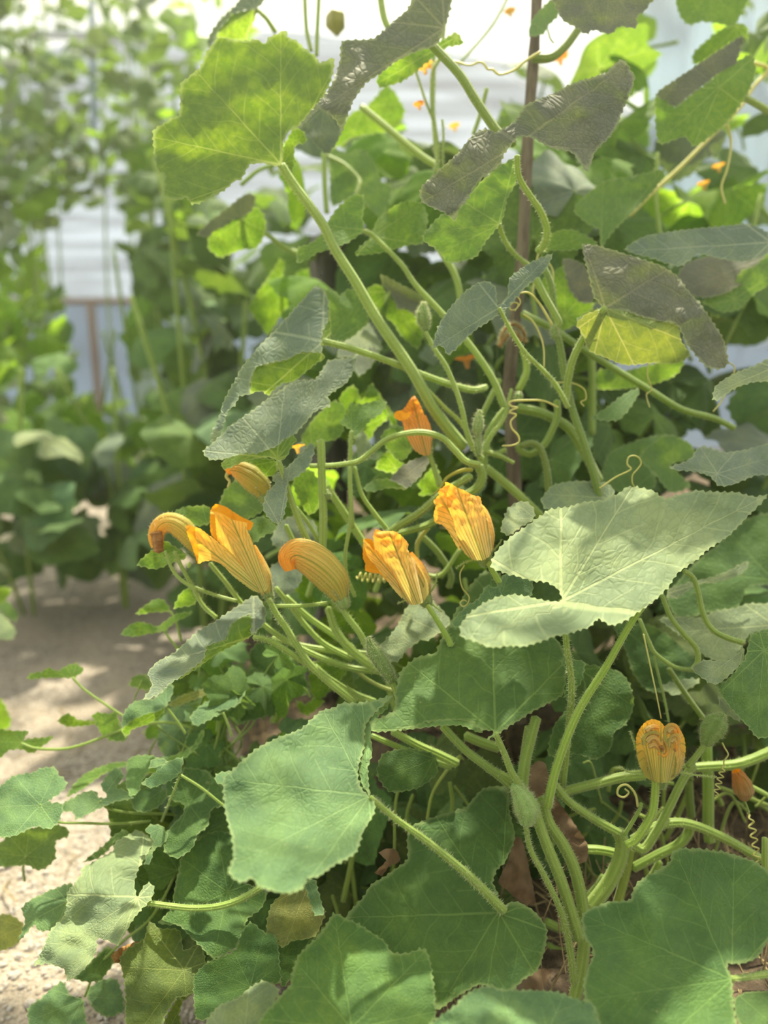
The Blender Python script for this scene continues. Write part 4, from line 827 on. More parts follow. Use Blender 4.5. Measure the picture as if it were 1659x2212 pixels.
mal('H', [(-30,1082),(90,1088),(205,1095),(165,1158),(190,1148),(300,1138),(385,1133),(330,1182),(230,1252),(150,1222),(60,1232),(-10,1292),(-60,1200)], (158,1175), 1.15, 'b', 'u', gy=.3, pet=[(155,1180),(260,1215),(450,1220),(620,1180),(800,1110),(1000,1050),(1200,1030),(1390,1070)], petd=1.15, pdia=(6,7))
mal('H', [(412,1022),(480,963),(560,1010),(695,1020),(660,1047),(500,1062)], (690,1030), 1.22, 'v', 'u', gy=.3)
mal('H', [(662,982),(700,958),(770,967),(832,953),(852,1022),(872,1080),(922,1142),(880,1167),(800,1162),(740,1132),(700,1062)], (872,1085), 1.15, 'm', 'u', gy=.2, tips=[(670,980),(830,960),(910,1150)])
mal('H', [(868,1032),(900,938),(970,878),(1100,858),(1160,818),(1212,738),(1242,792),(1200,902),(1150,942),(1050,972),(950,1012),(880,1072)], (1190,915), 1.1, 'e')
mal('H', [(880,1072),(1000,968),(1170,918),(1182,952),(1082,1032),(950,1082),(900,1142)], (1180,920), 1.11, 'b', 'u', gy=.1, pet=[(1190,915),(1270,1020),(1330,1110)])
mal('H', [(866,402),(920,338),(1000,308),(1140,347),(1172,377),(1040,402),(960,417)], (1175,378), 1.2, 'b', 'u', gy=.3, pet=[(1175,378),(1260,485),(1300,560)])
mal('H', [(1140,342),(1250,258),(1382,233),(1340,272),(1240,322),(1182,378)], (1178,378), 1.2, 'b', 'u', gy=.3)
mal('H', [(972,252),(1030,198),(1100,153),(1170,148),(1222,232),(1100,242),(1000,257)], (1222,235), 1.22, 'b', 'u', gy=.2, pet=[(1222,235),(1260,300),(1300,450)])
mal('H', [(1245,215),(1290,108),(1372,58),(1412,152),(1380,192),(1300,202)], (1400,170), 1.15, 'b', 'u', gy=.1)
mal('H', [(922,762),(960,698),(1050,688),(1092,782),(1040,802),(980,782)], (1090,790), 1.2, 'o', 'u', gy=.2)
mal('H', [(1200,902),(1280,848),(1420,798),(1562,768),(1520,822),(1350,882),(1250,922)], (1560,770), 1.18, 'y')
mal('H', [(1395,1002),(1500,898),(1690,825),(1690,910),(1560,952),(1460,982)], (1600,960), 1.1, 'e', pet=[(1600,960),(1640,1060),(1659,1130)])
mal('H', [(1080,1330),(1120,1290),(1240,1270),(1290,1300),(1200,1350),(1120,1370)], (1280,1280), 1.1, 'e')
mal('H', [(1240,1270),(1380,1200),(1440,1090),(1470,1100),(1420,1200),(1310,1300),(1160,1380),(1040,1400),(1050,1360)], (1460,1095), 1.12, 'm', 'u', gy=.2)
# blurred leaves at the left edge, from the bed across the path
P_EDGE = plant('pale_squash_plant', at(-120, 1750, 2.0), 'out-of-focus plant poking in at the left edge above the gravel path', 'squash plant')
leaf(P_EDGE, 'H', [(-60,60),(0,58),(85,75),(40,152),(-20,190)], (-60,120), 1.75, 0, .2, 'v', 'u')
leaf(P_EDGE, 'H', [(-60,240),(0,248),(62,300),(112,372),(90,432),(-20,425)], (-60,300), 1.7, 0, .7, 'p', 't')
leaf(P_EDGE, 'H', [(-60,150),(40,150),(130,250),(110,310),(20,250)], (-60,180), 1.8, 0, .5, 'g', 't')
leaf(P_EDGE, 'H', [(-40,865),(10,868),(62,962),(77,1012),(60,1072),(-40,1078)], (-40,960), 1.55, 0, .1, 'v', 'u')

# ------------------------------------------------------------------ stems and stalks
def S(par, code, pts, dia, d, **k): return stem(par, cx(code, pts), dia, d, **k)
DK = (.55, .56, .5, 1)
S(P_POLE, '', [(1252,60),(1222,100),(1190,124),(1150,126)], (17,19), 1.28, hair=600, tint=DK)
S(P_YELL, 'E', [(498,388),(560,420),(640,460),(790,560),(950,660),(1100,750),(1250,840),(1400,882),(1500,930)], (16,13), 1.25, hair=900, tint=(.62,.68,.55,1))
S(P_YELL, 'E', [(600,165),(635,250),(645,340),(655,450),(680,560),(700,690),(735,840),(790,1000),(840,1160),(862,1260),(880,1400)], (13,19), 1.16, hair=2600, tint=(.62,.68,.6,1))
S(P_YELL, 'E', [(560,220),(600,300),(640,370),(672,430),(655,455)], (17,14), 1.14, hair=1800)
S(P_YELL, 'E', [(480,835),(560,850),(620,872),(720,932),(800,1060),(862,1180)], (22,20), 1.22, hair=900, tint=(.7,.75,.6,1))
S(P_YELL, 'E', [(662,800),(665,870),(640,940),(600,1010),(540,1052),(490,1035),(480,1010)], (15,16), 1.2, hair=900, tint=(.75,.8,.6,1))
S(P_POLE, 'E', [(418,840),(370,900),(335,960),(335,1020),(370,1050),(420,1030)], (15,11), 1.17, hair=2200)
S(P_POLE, 'E', [(490,1012),(540,1000),(580,1020),(605,1080),(618,1150),(625,1230)], (13,17), 1.18, hair=1500, tint=DK)
S(P_POLE, 'E', [(500,560),(518,620),(515,680),(480,750)], (14,16), 1.24, hair=1800, tint=(1.1,1.1,.8,1))
S(P_POLE, 'E', [(540,260),(560,400),(570,600),(590,760),(600,860)], (10,12), 1.4, hair=500)
S(P_YELL, 'E', [(826,560),(830,720),(828,960)], (16,16), 1.42, hair=500)
S(P_POLE, 'D', [(820,-10),(830,20)], (9,9), 1.2)
S(P_FLOW, 'D', [(1085,340),(1120,430),(1200,545),(1340,770),(1480,925),(1570,1010),(1625,1080),(1670,1180)], (7,10), 1.15, hair=1800, tint=(1.25,1.12,.9,1))
S(P_FLOW, 'D', [(1380,490),(1440,600),(1500,690),(1560,830),(1600,960),(1625,1080),(1660,1170),(1720,1250)], (9,13), 1.13, hair=1800)
S(P_FLOW, 'D', [(690,1290),(780,1288),(880,1280),(980,1260),(1060,1200),(1150,1130),(1260,1097),(1370,1090),(1480,1122),(1550,1190),(1620,1260),(1700,1283)], (10,15), 1.10, hair=1600)
S(P_FLOW, 'D', [(1400,1220),(1430,1290),(1460,1370),(1470,1400)], (9,10), 1.16, hair=900)
S(P_FLOW, 'D', [(1700,1290),(1720,1350),(1690,1420),(1600,1480),(1500,1560),(1400,1640),(1200,1700)], (22,14), 1.14, hair=2600, tint=(.75,.8,.65,1))
S(P_FLOW, 'D', [(1659,1312),(1590,1320),(1510,1360),(1470,1420),(1430,1460)], (10,4), 1.12, hair=400, tint=(1.6,1.0,.5,1))
for c in [[(1040,980),(1062,940),(1090,900),(1105,840)], [(1048,975),(1080,985),(1110,1000)]]: S(P_FLOW, '', c, (12,8), 1.15, hair=1500)
S(P_POLE, '', [(1090,890),(1070,920),(1050,960),(1045,1010)], (14,16), 1.18, hair=1600)
S(P_FLOW, '', [(1050,1010),(1110,1060),(1180,1130),(1200,1180)], (18,20), 1.2, hair=1800)
# lower fan of stalks that carries the blossoms
S(P_FLOW, 'F', [(360,490),(430,575),(520,690),(640,795),(750,862),(880,922),(1000,960),(1130,975)], (10,15), 1.08, hair=1800)
S(P_FLOW, 'F', [(290,598),(380,632),(480,660)], (8,8), 1.07, hair=1500)
S(P_FLOW, 'F', [(160,435),(185,505),(225,560),(300,610)], (6,9), 1.04, hair=900)
S(P_FLOW, 'F', [(200,438),(240,520),(285,600),(330,680),(390,735)], (8,10), 1.05, hair=1800)
S(P_FLOW, 'F', [(650,682),(780,680),(890,668)], (9,9), 1.05, hair=800)
S(P_FLOW, 'F', [(890,690),(925,790),(990,875),(1080,945),(1180,990)], (16,22), 1.07, hair=1500)
S(P_FLOW, 'F', [(655,600),(720,680),(790,770),(870,850),(1000,920)], (11,14), 1.10, hair=900)
S(P_FLOW, 'F', [(700,640),(800,730),(900,800),(1000,870)], (13,14), 1.12, hair=900)
S(P_FLOW, 'F', [(640,825),(780,860),(900,880),(1100,900)], (10,16), 1.12, hair=900)
S(P_FLOW, 'F', [(610,0),(614,10)], (8,8), 1.1, hair=0)
S(P_FLOW, 'F', [(858,-60),(862,100),(868,260),(866,440)], (17,17), 1.10, hair=600)
S(P_FLOW, 'F', [(985,60),(992,200),(985,330),(968,440),(972,540),(1010,640)], (8,9), 1.08, hair=500)
S(P_FLOW, 'F', [(1008,60),(1040,180),(1100,270),(1160,345)], (9,11), 1.12, hair=900)
S(P_FLOW, 'F', [(885,150),(960,260),(1050,400),(1120,500)], (15,17), 1.14, hair=2200)
S(P_FLOW, 'F', [(1530,100),(1400,180),(1300,265),(1170,350),(1060,460)], (16,18), 1.10, hair=2600, tint=(.7,.75,.6,1))
S(P_FLOW, 'F', [(700,320),(740,400),(775,440)], (11,11), 1.12, hair=900)
S(P_FLOW, 'F', [(745,240),(800,310),(845,390)], (9,9), 1.12, hair=900)
S(P_FLOW, 'F', [(1340,330),(1290,400),(1290,480)], (10,8), 1.16, hair=300, tint=(1.3,.9,.7,1))
S(P_FLOW, 'F', [(1300,360),(1380,440),(1440,540),(1430,600)], (14,14), 1.2, hair=400, tint=DK)
S(P_FLOW, 'F', [(1480,430),(1400,540),(1320,540),(1260,500)], (10,10), 1.18, hair=400)
S(P_FLOW, 'F', [(1000,960),(1080,1020),(1180,1060),(1290,1060)], (8,10), 1.15, hair=0, tint=(.9,.75,.8,1))
S(P_FLOW, 'F', [(830,950),(900,1010),(1000,1070),(1100,1110)], (12,14), 1.12, hair=900)
for i, (a, b, c) in enumerate([((600,1000),(650,1150),(640,1203)), ((1180,960),(1160,1040),(1200,1180)), ((1120,380),(1130,520),(1100,620)), ((820,380),(830,520),(800,640)), ((930,480),(900,620),(950,740)), ((1500,560),(1520,700),(1480,820))]):
    S(P_FLOW, 'F', [a, b, c], (10,13), 1.2 + .02 * i, hair=300)
# right side
S(P_PALE, 'G', [(1105,645),(1010,745),(925,875),(830,1045),(740,1185),(680,1290),(620,1430),(572,1570),(540,1700),(528,1760)], (13,21), .93, hair=3000, tint=(1.15,1.2,.9,1), d1=.98)
S(P_RIGHT, 'G', [(1228,552),(1275,590),(1300,660),(1325,770),(1370,850),(1440,892),(1535,922)], (11,13), 1.05, hair=600)
S(P_RIGHT, 'G', [(1112,672),(1160,790),(1230,880),(1290,950),(1298,1020),(1270,1060)], (10,13), 1.06, hair=700)
S(P_RIGHT, 'G', [(1000,800),(1050,920),(1085,980),(1180,1045),(1280,1062)], (8,10), 1.1, hair=400, tint=(1,1,1.2,1))
S(P_RIGHT, 'G', [(1075,990),(1100,1100),(1130,1220),(1150,1330)], (6,5), 1.1, hair=300, tint=(1,1,1.2,1))
S(P_RIGHT, 'G', [(1150,1055),(1240,1190),(1330,1312)], (11,11), 1.15, hair=300, tint=DK)
S(P_RIGHT, 'G', [(1560,900),(1640,980),(1700,1020)], (8,8), 1.15, hair=300)
S(P_PALE, 'K', [(985,515),(982,600),(968,700),(930,780),(870,868),(815,905)], (17,19), .99, hair=3000, tint=(1.2,1.25,.9,1), d1=1.0)
S(P_BROAD, 'K', [(272,140),(240,260),(205,400),(190,560),(210,660)], (22,26), 1.0, hair=2600)
S(P_BROAD, 'K', [(-20,440),(80,490),(160,550),(215,620)], (18,20), 1.02, hair=1500)
S(P_BROAD, 'K', [(210,790),(240,930),(330,1100),(410,1270),(455,1420),(480,1560),(500,1720)], (11,17), .97, hair=4500, hlen=.005)
S(P_BROAD, 'K', [(255,640),(285,760),(340,910),(420,1110),(490,1330),(530,1460)], (22,27), .98, hair=2600)
S(P_PALE, 'K', [(310,620),(345,760),(430,890),(500,1040),(545,1240),(560,1440),(540,1640),(500,1820)], (24,28), 1.0, hair=2400)
S(P_PALE, 'K', [(385,540),(470,640),(620,745),(770,830)], (17,19), 1.02, hair=2600)
S(P_PALE, 'K', [(395,600),(500,565),(640,530),(780,495),(920,480)], (20,22), 1.06, hair=2600)
S(P_PALE, 'K', [(1215,420),(1150,510),(1060,690),(985,830),(915,925),(860,905),(830,890)], (17,21), 1.05, hair=1500)
S(P_PALE, 'K', [(760,815),(785,880),(770,990),(700,1130),(590,1280)], (28,34), 1.04, hair=1500)
S(P_PALE, 'K', [(835,920),(810,1060),(765,1230),(730,1330)], (20,20), 1.08, hair=400, tint=(.95,.85,.7,1))
S(P_PALE, 'K', [(850,1040),(1000,960),(1120,900),(1180,830),(1190,765)], (20,22), 1.08, hair=600, tint=(.85,.9,.75,1))
S(P_PALE, 'K', [(850,870),(1000,785),(1170,770),(1390,855),(1620,985),(1750,1060)], (20,19), 1.06, hair=1800)
S(P_PALE, 'K', [(570,925),(660,930),(760,950)], (19,19), 1.07, hair=300)
S(P_RIGHT, 'K', [(1165,440),(1300,430),(1450,420),(1560,390),(1700,330)], (20,22), 1.12, hair=1500, tint=(.85,.9,.75,1))
S(P_RIGHT, 'K', [(1285,240),(1292,400),(1300,560),(1300,760),(1310,880)], (24,24), 1.15, hair=300, tint=(.75,.8,.65,1))
S(P_RIGHT, 'K', [(1180,470),(1190,640),(1200,730)], (18,18), 1.18, hair=100, tint=DK)
S(P_RIGHT, 'K', [(1500,520),(1650,600),(1720,660)], (10,10), 1.16, hair=100)
S(P_RIGHT, 'K', [(1640,860),(1640,1000),(1650,1090)], (14,14), .98, hair=100)
S(P_PALE, 'K', [(800,840),(850,760),(890,690),(900,650)], (9,8), .99, hair=900, tint=(.8,.85,.7,1))
for a, b, c, w in [((330,1360),(420,1400),(520,1400),20), ((340,1500),(400,1530),(500,1540),16), ((330,1620),(450,1610),(540,1560),8), ((560,1240),(640,1150),(680,1090),18), ((1010,1000),(960,1090),(900,1150),16)]:
    S(P_PALE, 'K', [a, b, c], w, 1.12, hair=100, tint=(.8,.85,.7,1))
S(P_BROAD, 'J', [(880,220),(1000,285),(1100,330),(1190,375)], (16,20), 1.05, hair=1500)
S(P_BROAD, 'J', [(1120,195),(1230,310),(1350,400),(1450,480)], (17,20), 1.02, hair=1500)
S(P_BROAD, 'J', [(780,240),(920,300),(1040,350),(1160,390)], (12,15), 1.08, hair=500, tint=(.8,.85,.7,1))
S(P_BROAD, 'J', [(1190,370),(1200,340),(1130,420),(1070,520),(1045,640)], (8,6), 1.1, hair=100, tint=(1.1,1.0,.8,1))
S(P_BROAD, 'J', [(1230,240),(1300,270),(1390,300)], (20,22), 1.1, hair=300)
S(P_BROAD, 'J', [(1540,200),(1520,330),(1500,480)], (24,26), 1.03, hair=1500)
for i in range(16):
    x0 = RS.uniform(640, 1080); y0 = RS.uniform(1640, 1960); a = RS.uniform(-1, 1)
    stem(P_BROAD, [(x0, y0), (x0 + 40 * a, y0 + 60), (x0 + 30 * a + RS.uniform(-30, 30), y0 + 170)], RS.uniform(3, 12), 1.1 + .12 * RS.rand(), hair=60, tint=(.75, .75, .5, 1))
for i in range(26):
    x0 = RS.uniform(1240, 1640); y0 = RS.uniform(1620, 1860); a = RS.uniform(-1, 1)
    stem(P_RIGHT, [(x0, y0), (x0 + 60 * a, y0 + RS.uniform(-20, 60)), (x0 + 130 * a + RS.uniform(-30, 30), y0 + RS.uniform(10, 120))], RS.uniform(3, 11), 1.15 + .15 * RS.rand(), hair=60, tint=(.75, .72, .5, 1))
# mallow stems in the dark tangle
for i in range(34):
    x0 = RS.uniform(300, 560); y0 = RS.uniform(1460, 1700)
    stem(P_MALL, [(x0, y0), (x0 + RS.uniform(-30, 50), y0 + 70), (430 + RS.uniform(-70, 90), y0 + 190)], RS.uniform(3, 6), 1.16 + .16 * RS.rand(), hair=60, sides=6, tint=(.8, .85, .7, 1))

# ------------------------------------------------------------------ tendrils
tendril(P_POLE, cx('B', [(310,265),(350,256),(400,270),(430,268),(455,258),(475,268),(490,288),(510,290),(540,310),(600,292),(650,252),(710,215)]), 1.2, (5,6))
tendril(P_POLE, cx('E', [(668,830),(600,800),(520,797),(455,800),(436,812),(450,826),(475,832),(450,842),(440,855),(470,866),(445,895),(450,930),(480,965),(482,995),(450,1010),(405,1012)]), 1.1, (5,4))
tendril(P_YELL, cx('E', [(865,1212),(940,1160),(1010,1125),(995,1100),(1000,1068),(1025,1058),(1050,1070),(1060,1095),(1045,1120),(1020,1150),(1018,1185),(1028,1205)]), 1.1, (4,3))
tendril(P_POLE, cx('E', [(478,292),(530,290),(580,340),(640,440)]), 1.1, (4,6))
tendril(P_POLE, cx('E', [(505,390),(545,420),(580,480),(600,550),(602,640)]), 1.12, (5,4))
tendril(P_POLE, cx('E', [(450,300),(478,310),(490,335),(470,365),(445,370),(440,350),(460,335),(480,345),(465,375)]), 1.1, (3,3))
tendril(P_POLE, cx('E', [(500,740),(570,660),(700,600),(760,600)]), 1.2, (4,3)) if False else None
tendril(P_YELL, cx('E', [(1095,610),(1090,680),(1110,745),(1085,770),(1100,830)]), 1.15, (3,3))
tendril(P_YELL, cx('E', [(1475,620),(1500,640),(1490,700),(1440,800),(1400,850)]), 1.15, (3,4))
tendril(P_YELL, cx('E', [(650,712),(740,718),(790,745),(800,790),(775,805),(790,825)]), 1.15, (4,3))
tendril(P_TOPR, cx('B', [(1490,520),(1505,600),(1490,700),(1465,780),(1480,850)]), 1.3, (6,5))
tendril(P_TOPR, cx('B', [(1600,262),(1659,290),(1600,360),(1540,450),(1400,590),(1290,700),(1180,800),(1080,900)]), 1.45, (9,10))
tendril(P_PALE, [(1428,1555 - 3),(1420,1510),(1405,1440),(1390,1370)], .99, (3,4))
tendril(P_PALE, [(1378,1743),(1372,1715),(1355,1696),(1338,1700),(1334,1716),(1348,1722),(1358,1712),(1350,1704)], 1.0, (6,4))
tendril(P_RIGHT, cx('K', [(1385,290),(1400,320),(1420,360),(1395,400),(1400,430)]) , 1.02, (4,3))
tendril(P_RIGHT, [(p[0], p[1], p[2]) for p in coil_pts((1563,1655), (1545,1718), 5, 6, 1.02)], 1.02, (3,3))
tendril(P_RIGHT, [(p[0], p[1], p[2]) for p in coil_pts((1620,1760), (1640,1880), 6, 7, 1.03)], 1.03, (4,3))
tendril(P_FLOW, cx('F', [(1500,500),(1480,540),(1490,600),(1520,640),(1515,670),(1495,685),(1480,670),(1495,655),(1510,662)]), 1.06, (3,3))
for k in range(3): tendril(P_FLOW, [(p[0], p[1], p[2]) for p in coil_pts((770 + 22 * k, 1245 + 5 * k), (815 + 22 * k, 1250 - 6 * k), 4, 9, 1.14)], 1.14, (4,3))
for c in [[(1180,560),(1195,590),(1190,650)], [(1150,640),(1160,560),(1180,500)]]: tendril(P_POLE, c, 1.2, 4)
# ------------------------------------------------------------------ blossoms and buds
def blossom(par, axis, rad, d=1.05, lens=None, flare=None, green=.3, tint=(1, 1, 1), ribs=.07, u0=0.0, twist=0.0, hair=240, ruffle=.10, squash=1.0, label=None, calyx=True, sepals=(), segs=80, closed=False, name='blossom'):
    """a squash blossom: petals joined in a ribbed trumpet on a green cup. axis: pixels from the cup to the lip; rad: radii in pixels along it;
    lens / flare: how far each of ten places round the lip reaches and opens; angle 0 points to the photo's right-hand side of the axis, 90 to the viewer"""
    A = np.array([(*at(p[0], p[1], p[2] if len(p) > 2 else d), p[2] if len(p) > 2 else d) for p in axis])
    n = 34; S_ = smooth_path(A, n * 2); P2 = S_[:, :3]; D = S_[:, 3]
    if lens is not None:      # let long petals run on past the end of the axis
        ext = P2[-1] + (P2[-1] - P2[-4]) / 3 * np.arange(1, n)[:, None]; P2 = np.vstack([P2, ext]); D = np.concatenate([D, np.full(n - 1, D[-1])])
    T = np.gradient(P2, axis=0); T /= np.linalg.norm(T, axis=1)[:, None]
    view = np.array(FWD); L = np.cross(T, view); L /= np.linalg.norm(L, axis=1)[:, None] + 1e-9; L = -L if L[0][0] < 0 else L
    for i in range(1, len(L)):
        if np.dot(L[i], L[i - 1]) < 0: L[i] = -L[i]
    B = np.cross(T, L); B = np.where((B @ view)[:, None] > 0, -B, B)
    tv = np.linspace(0, 1, len(rad)); V, UV, Fc = [], [], []
    for j in range(n):
        v = j / (n - 1)
        for k in range(segs + 1):
            u = k / segs; a = 2 * math.pi * u; sm = v * v * (3 - 2 * v)
            ll = 1 + ((np.interp(u * 10, range(11), list(lens) + [lens[0]]) - 1) * max(0, (v - .35) / .65) if lens else 0)
            fl = 1 + ((np.interp(u * 10, range(11), list(flare) + [flare[0]]) - 1) * max(0, (v - .35) / .65) ** 1.5 if flare else 0)
            s = min(v * ll, 1.45) * (2 * n - 1); i = min(int(s), len(P2) - 2); t = s - i
            p = P2[i] * (1 - t) + P2[i + 1] * t; lv = L[i]; bv = B[i]
            r = np.interp(v, tv, rad) * D[i] / F
            aa = a + twist * v + 0; rr = r * fl * (1 + ribs * abs(math.cos(2.5 * (a - u0))) ** .5 - ribs * .6 + ribs * .25 * math.cos(25 * a))
            w = noise.noise(Vector((math.cos(a) * 3.1, math.sin(a) * 3.1, v * 5 + d * 31 + axis[0][0])))
            rr *= 1 + ruffle * w * (.25 + 2.2 * max(0, v - .6))
            p = p + lv * math.cos(aa) * rr + bv * math.sin(aa) * rr * squash
            p = p + T[i] * r * ruffle * .8 * max(0, v - .7) * noise.noise(Vector((math.cos(a) * 6, math.sin(a) * 6, 9)))
            V.append(p); UV.append((u + .5 + u0 / 6.2832, v))
    for j in range(n - 1):
        for k in range(segs): a = j * (segs + 1) + k; Fc.append((a, a + 1, a + segs + 2, a + segs + 1))
    if np.dot(np.cross(L[0], B[0]), T[0]) < 0: pass
    else: Fc = Fc
    # make the outside the front
    a_, b_, c_, _ = Fc[segs * 6 + 3]; nn = np.cross(V[b_] - V[a_], V[c_] - V[a_]); outw = V[a_] - P2[12]
    if np.dot(nn, outw) < 0: Fc = [f[::-1] for f in Fc]
    MI = [0] * len(Fc)
    for _ in range(hair):
        j = int(RS.rand() ** 1.3 * (n - 6)) + 1; k = RS.randint(segs); q = np.array(V[j * (segs + 1) + k]); s = min(int(j / (n - 1) * (2 * n - 1)), len(P2) - 1)
        dd = q - P2[s]; dd /= np.linalg.norm(dd) + 1e-9; l = .0028 * (.5 + RS.rand()); w = np.cross(dd, T[s]) * .0002; c = len(V)
        V += [q - w, q + w, q + dd * l - T[s] * l * .5 * RS.rand(), q + T[s] * .0003]; UV += [(0, 0)] * 4; Fc += [(c, c + 1, c + 2), (c, c + 2, c + 3)]; MI += [1, 1]
    root = new_obj(name, None, par); 
    if label: root['label'] = label
    co = new_obj('corolla', mesh('corolla', V, Fc, [M_PETAL, M_HAIR], UV, MI), root, (*tint, green))
    if calyx:
        dirn = T[0]; r0 = rad[0] * D[0] / F; back = P2[0] - dirn * r0 * 1.25
        Pc = smooth_path(np.array([back - dirn * r0 * .2, back, P2[0] - dirn * r0 * .5, P2[0] + dirn * r0 * .1]), 9); Rc = np.interp(np.linspace(0, 1, 9), [0, .25, .6, 1], [r0 * .35, r0 * .6, r0 * .98, r0 * 1.06])
        v, f, u, mi = tube_geo(Pc, Rc, 16, 9000, .005, .05)
        for k in range(5):
            an = 2 * math.pi * k / 5 + u0 + .5; dv = L[0] * math.cos(an) + B[0] * math.sin(an)
            Ps = smooth_path(np.array([P2[0] + dv * r0, P2[0] + dv * r0 * 1.5 + dirn * r0 * (.9 + .5 * RS.rand()), P2[0] + dv * r0 * (1.7 + RS.rand() * .6) + dirn * r0 * (1.3 + RS.rand())]), 8)
            v2, f2, u2, m2 = tube_geo(Ps, np.linspace(.0011, .0002, 8), 5, 3000, .003); o = len(v); v += v2; f += [tuple(q + o for q in g) for g in f2]; u += u2; mi += m2
        new_obj('calyx', mesh('calyx', v, f, [M_CALYX, M_HAIR], u, mi), root, (1, 1, 1, 1))
    for sp in sepals: stem(root, sp, (5, 2), d, 'sepal', M_CALYX, 5000, .003, tint=(1.6, 1.6, 1.0, 1))
    return root
def petal(par, code, out, base, tip, d, bulge=.02, ribs=1.0, side='t', green=.3, tint=(1, .97, .9), gx=0.0, gy=0.0, ruf=.004, name='petal', vmax=1.0):
    """one petal (or the joined fronts of several) cut to its own outline, bulging towards its middle"""
    C = lambda p: cx(code, [p])[0]; O = densify([C(p) for p in out], 3.0, .7, 1.0); b = C(base); t = C(tip); poly = [tuple(p) for p in O]; lo, hi = O.min(0), O.max(0); g = 3.2; pts = list(poly)
    yy = lo[1]; 
    while yy < hi[1]:
        xx = lo[0]
        while xx < hi[0]:
            q = (xx + RS.randn() * .2, yy + RS.randn() * .2)
            if inside(poly, q) and np.min((O[:, 0] - q[0]) ** 2 + (O[:, 1] - q[1]) ** 2) > 2.6: pts.append(q)
            xx += g
        yy += g
    vv, ee, ff, *_ = delaunay_2d_cdt([Vector(p) for p in pts], [(i, (i + 1) % len(poly)) for i in range(len(poly))], [], 1, 1e-4)
    ax = np.array(t) - np.array(b); L = np.linalg.norm(ax); ax /= L; nx = np.array([-ax[1], ax[0]])
    lat = [(np.dot(np.array(v) - b, nx)) for v in vv]; al = [np.dot(np.array(v) - b, ax) for v in vv]; wmax = max(abs(l) for l in lat); V, UV = [], []
    R0 = max(np.hypot(*(np.array(v) - b)) for v in vv)
    for v, l, a in zip(vv, lat, al):
        w = wmax * (.35 + .65 * min(1, max(0, a / L))); q = max(-1, min(1, l / w)); r = math.hypot(v[0] - b[0], v[1] - b[1]) / R0
        dd = d - bulge * math.sqrt(max(0, 1 - q * q * .96)) + gx * (v[0] - b[0]) / 1000 + gy * (b[1] - v[1]) / 1000 + ruf * r * r * noise.noise(Vector((v[0] * .06, v[1] * .06, d * 9))) * 2 - .0012 * math.cos(q * ribs * math.pi * 2.0)
        V.append(at(v[0], v[1], dd)); UV.append((.1 + q * .1 * ribs, max(.02, r * vmax)))
    Fc = []
    for f in ff:
        a, b2, c = (vv[i] for i in f[:3]); ccw = (b2[0] - a[0]) * (c[1] - a[1]) - (b2[1] - a[1]) * (c[0] - a[0]) > 0
        f = tuple(f); Fc.append(f if (ccw != (side == 't')) else f[::-1])
    return new_obj(name, mesh(name, V, Fc, [M_PETAL], UV), par, (*tint, green))
# the widest open one, two lobes apart
b = blossom(P_FLOW, [(578,1282),(564,1250),(546,1222),(526,1196)], [12,24,28,30], 1.03, green=.6, hair=260, label='half-open orange blossom with two flared lobes, the largest at the left')
petal(b, 'P', [(1385,1600),(1437,1560),(1430,1480),(1380,1330),(1330,1200),(1270,1050),(1225,940),(1190,862),(1202,800),(1140,788),(1060,772),(1000,748),(920,700),(818,673),(830,740),(838,850),(850,960),(870,1012),(930,1080),(960,1150),(1000,1250),(1100,1400),(1250,1570),(1320,1600)], (1390,1600), (1010,740), 1.02, .024, 1.9, green=.5)
petal(b, 'P', [(1330,1600),(1300,1480),(1180,1350),(1060,1200),(960,1090),(870,1030),(830,995),(740,930),(660,870),(598,848),(600,930),(620,1040),(642,1085),(640,1130),(632,1272),(700,1242),(800,1240),(870,1262),(950,1322),(1040,1422),(1150,1502),(1250,1575)], (1370,1600), (620,1000), 1.012, .014, 1.5, green=.45)
petal(b, 'P', [(775,660),(830,585),(885,590),(960,618),(1050,678),(1150,740),(1268,800),(1232,888),(1190,880),(1150,1000),(1000,1050),(950,1085),(900,1050),(830,985),(790,952),(768,850)], (1250,1400), (1000,600), 1.035, -.012, 1.2, side='u', green=.1, name='petal')
petal(b, 'P', [(492,840),(540,823),(578,850),(640,880),(680,1000),(660,1130),(632,1272),(600,1185),(560,1070),(510,940)], (1250,1500), (500,880), 1.022, -.004, .8, side='u', green=.1)
stem(b, cx('F', [(622,650),(660,720),(705,785),(790,920),(880,1010),(1010,1115)]), (13, 17), 1.02, 'stalk', hair=2200, d1=1.05)
b = blossom(P_FLOW, [(738,1294),(722,1258),(694,1224),(662,1200),(640,1192),(622,1205),(628,1232)], [16,33,37,34,28,22,12], 1.03, green=.8, tint=(1,.93,.9), label='closed furry blossom with a drooping pinkish orange tip', ribs=.12, twist=.8, hair=600, ruffle=.12)
stem(b, cx('F', [(950,690),(985,740),(1030,800),(1065,865)]), (13, 15), 1.03, 'stalk', hair=2200)
b = blossom(P_FLOW, [(916,1290),(903,1262),(888,1238),(866,1212)], [16,29,32,30], 1.035, green=.4, label='bright orange blossom in the middle with ruffled lip', hair=300,
        sepals=[[(925,1285),(940,1262),(945,1235)], [(922,1300),(890,1295),(858,1303)], [(920,1295),(940,1310),(955,1322)]])
petal(b, 'Q', [(1340,880),(1440,865),(1505,770),(1492,650),(1430,530),(1350,420),(1300,340),(1313,302),(1290,260),(1230,202),(1170,167),(1050,167),(993,148),(970,210),(970,242),(985,350),(1050,430),(1085,520),(1100,610),(1150,700),(1250,810)], (1400,880), (1130,200), 1.025, .030, 1.7, green=.35, ruf=.008)
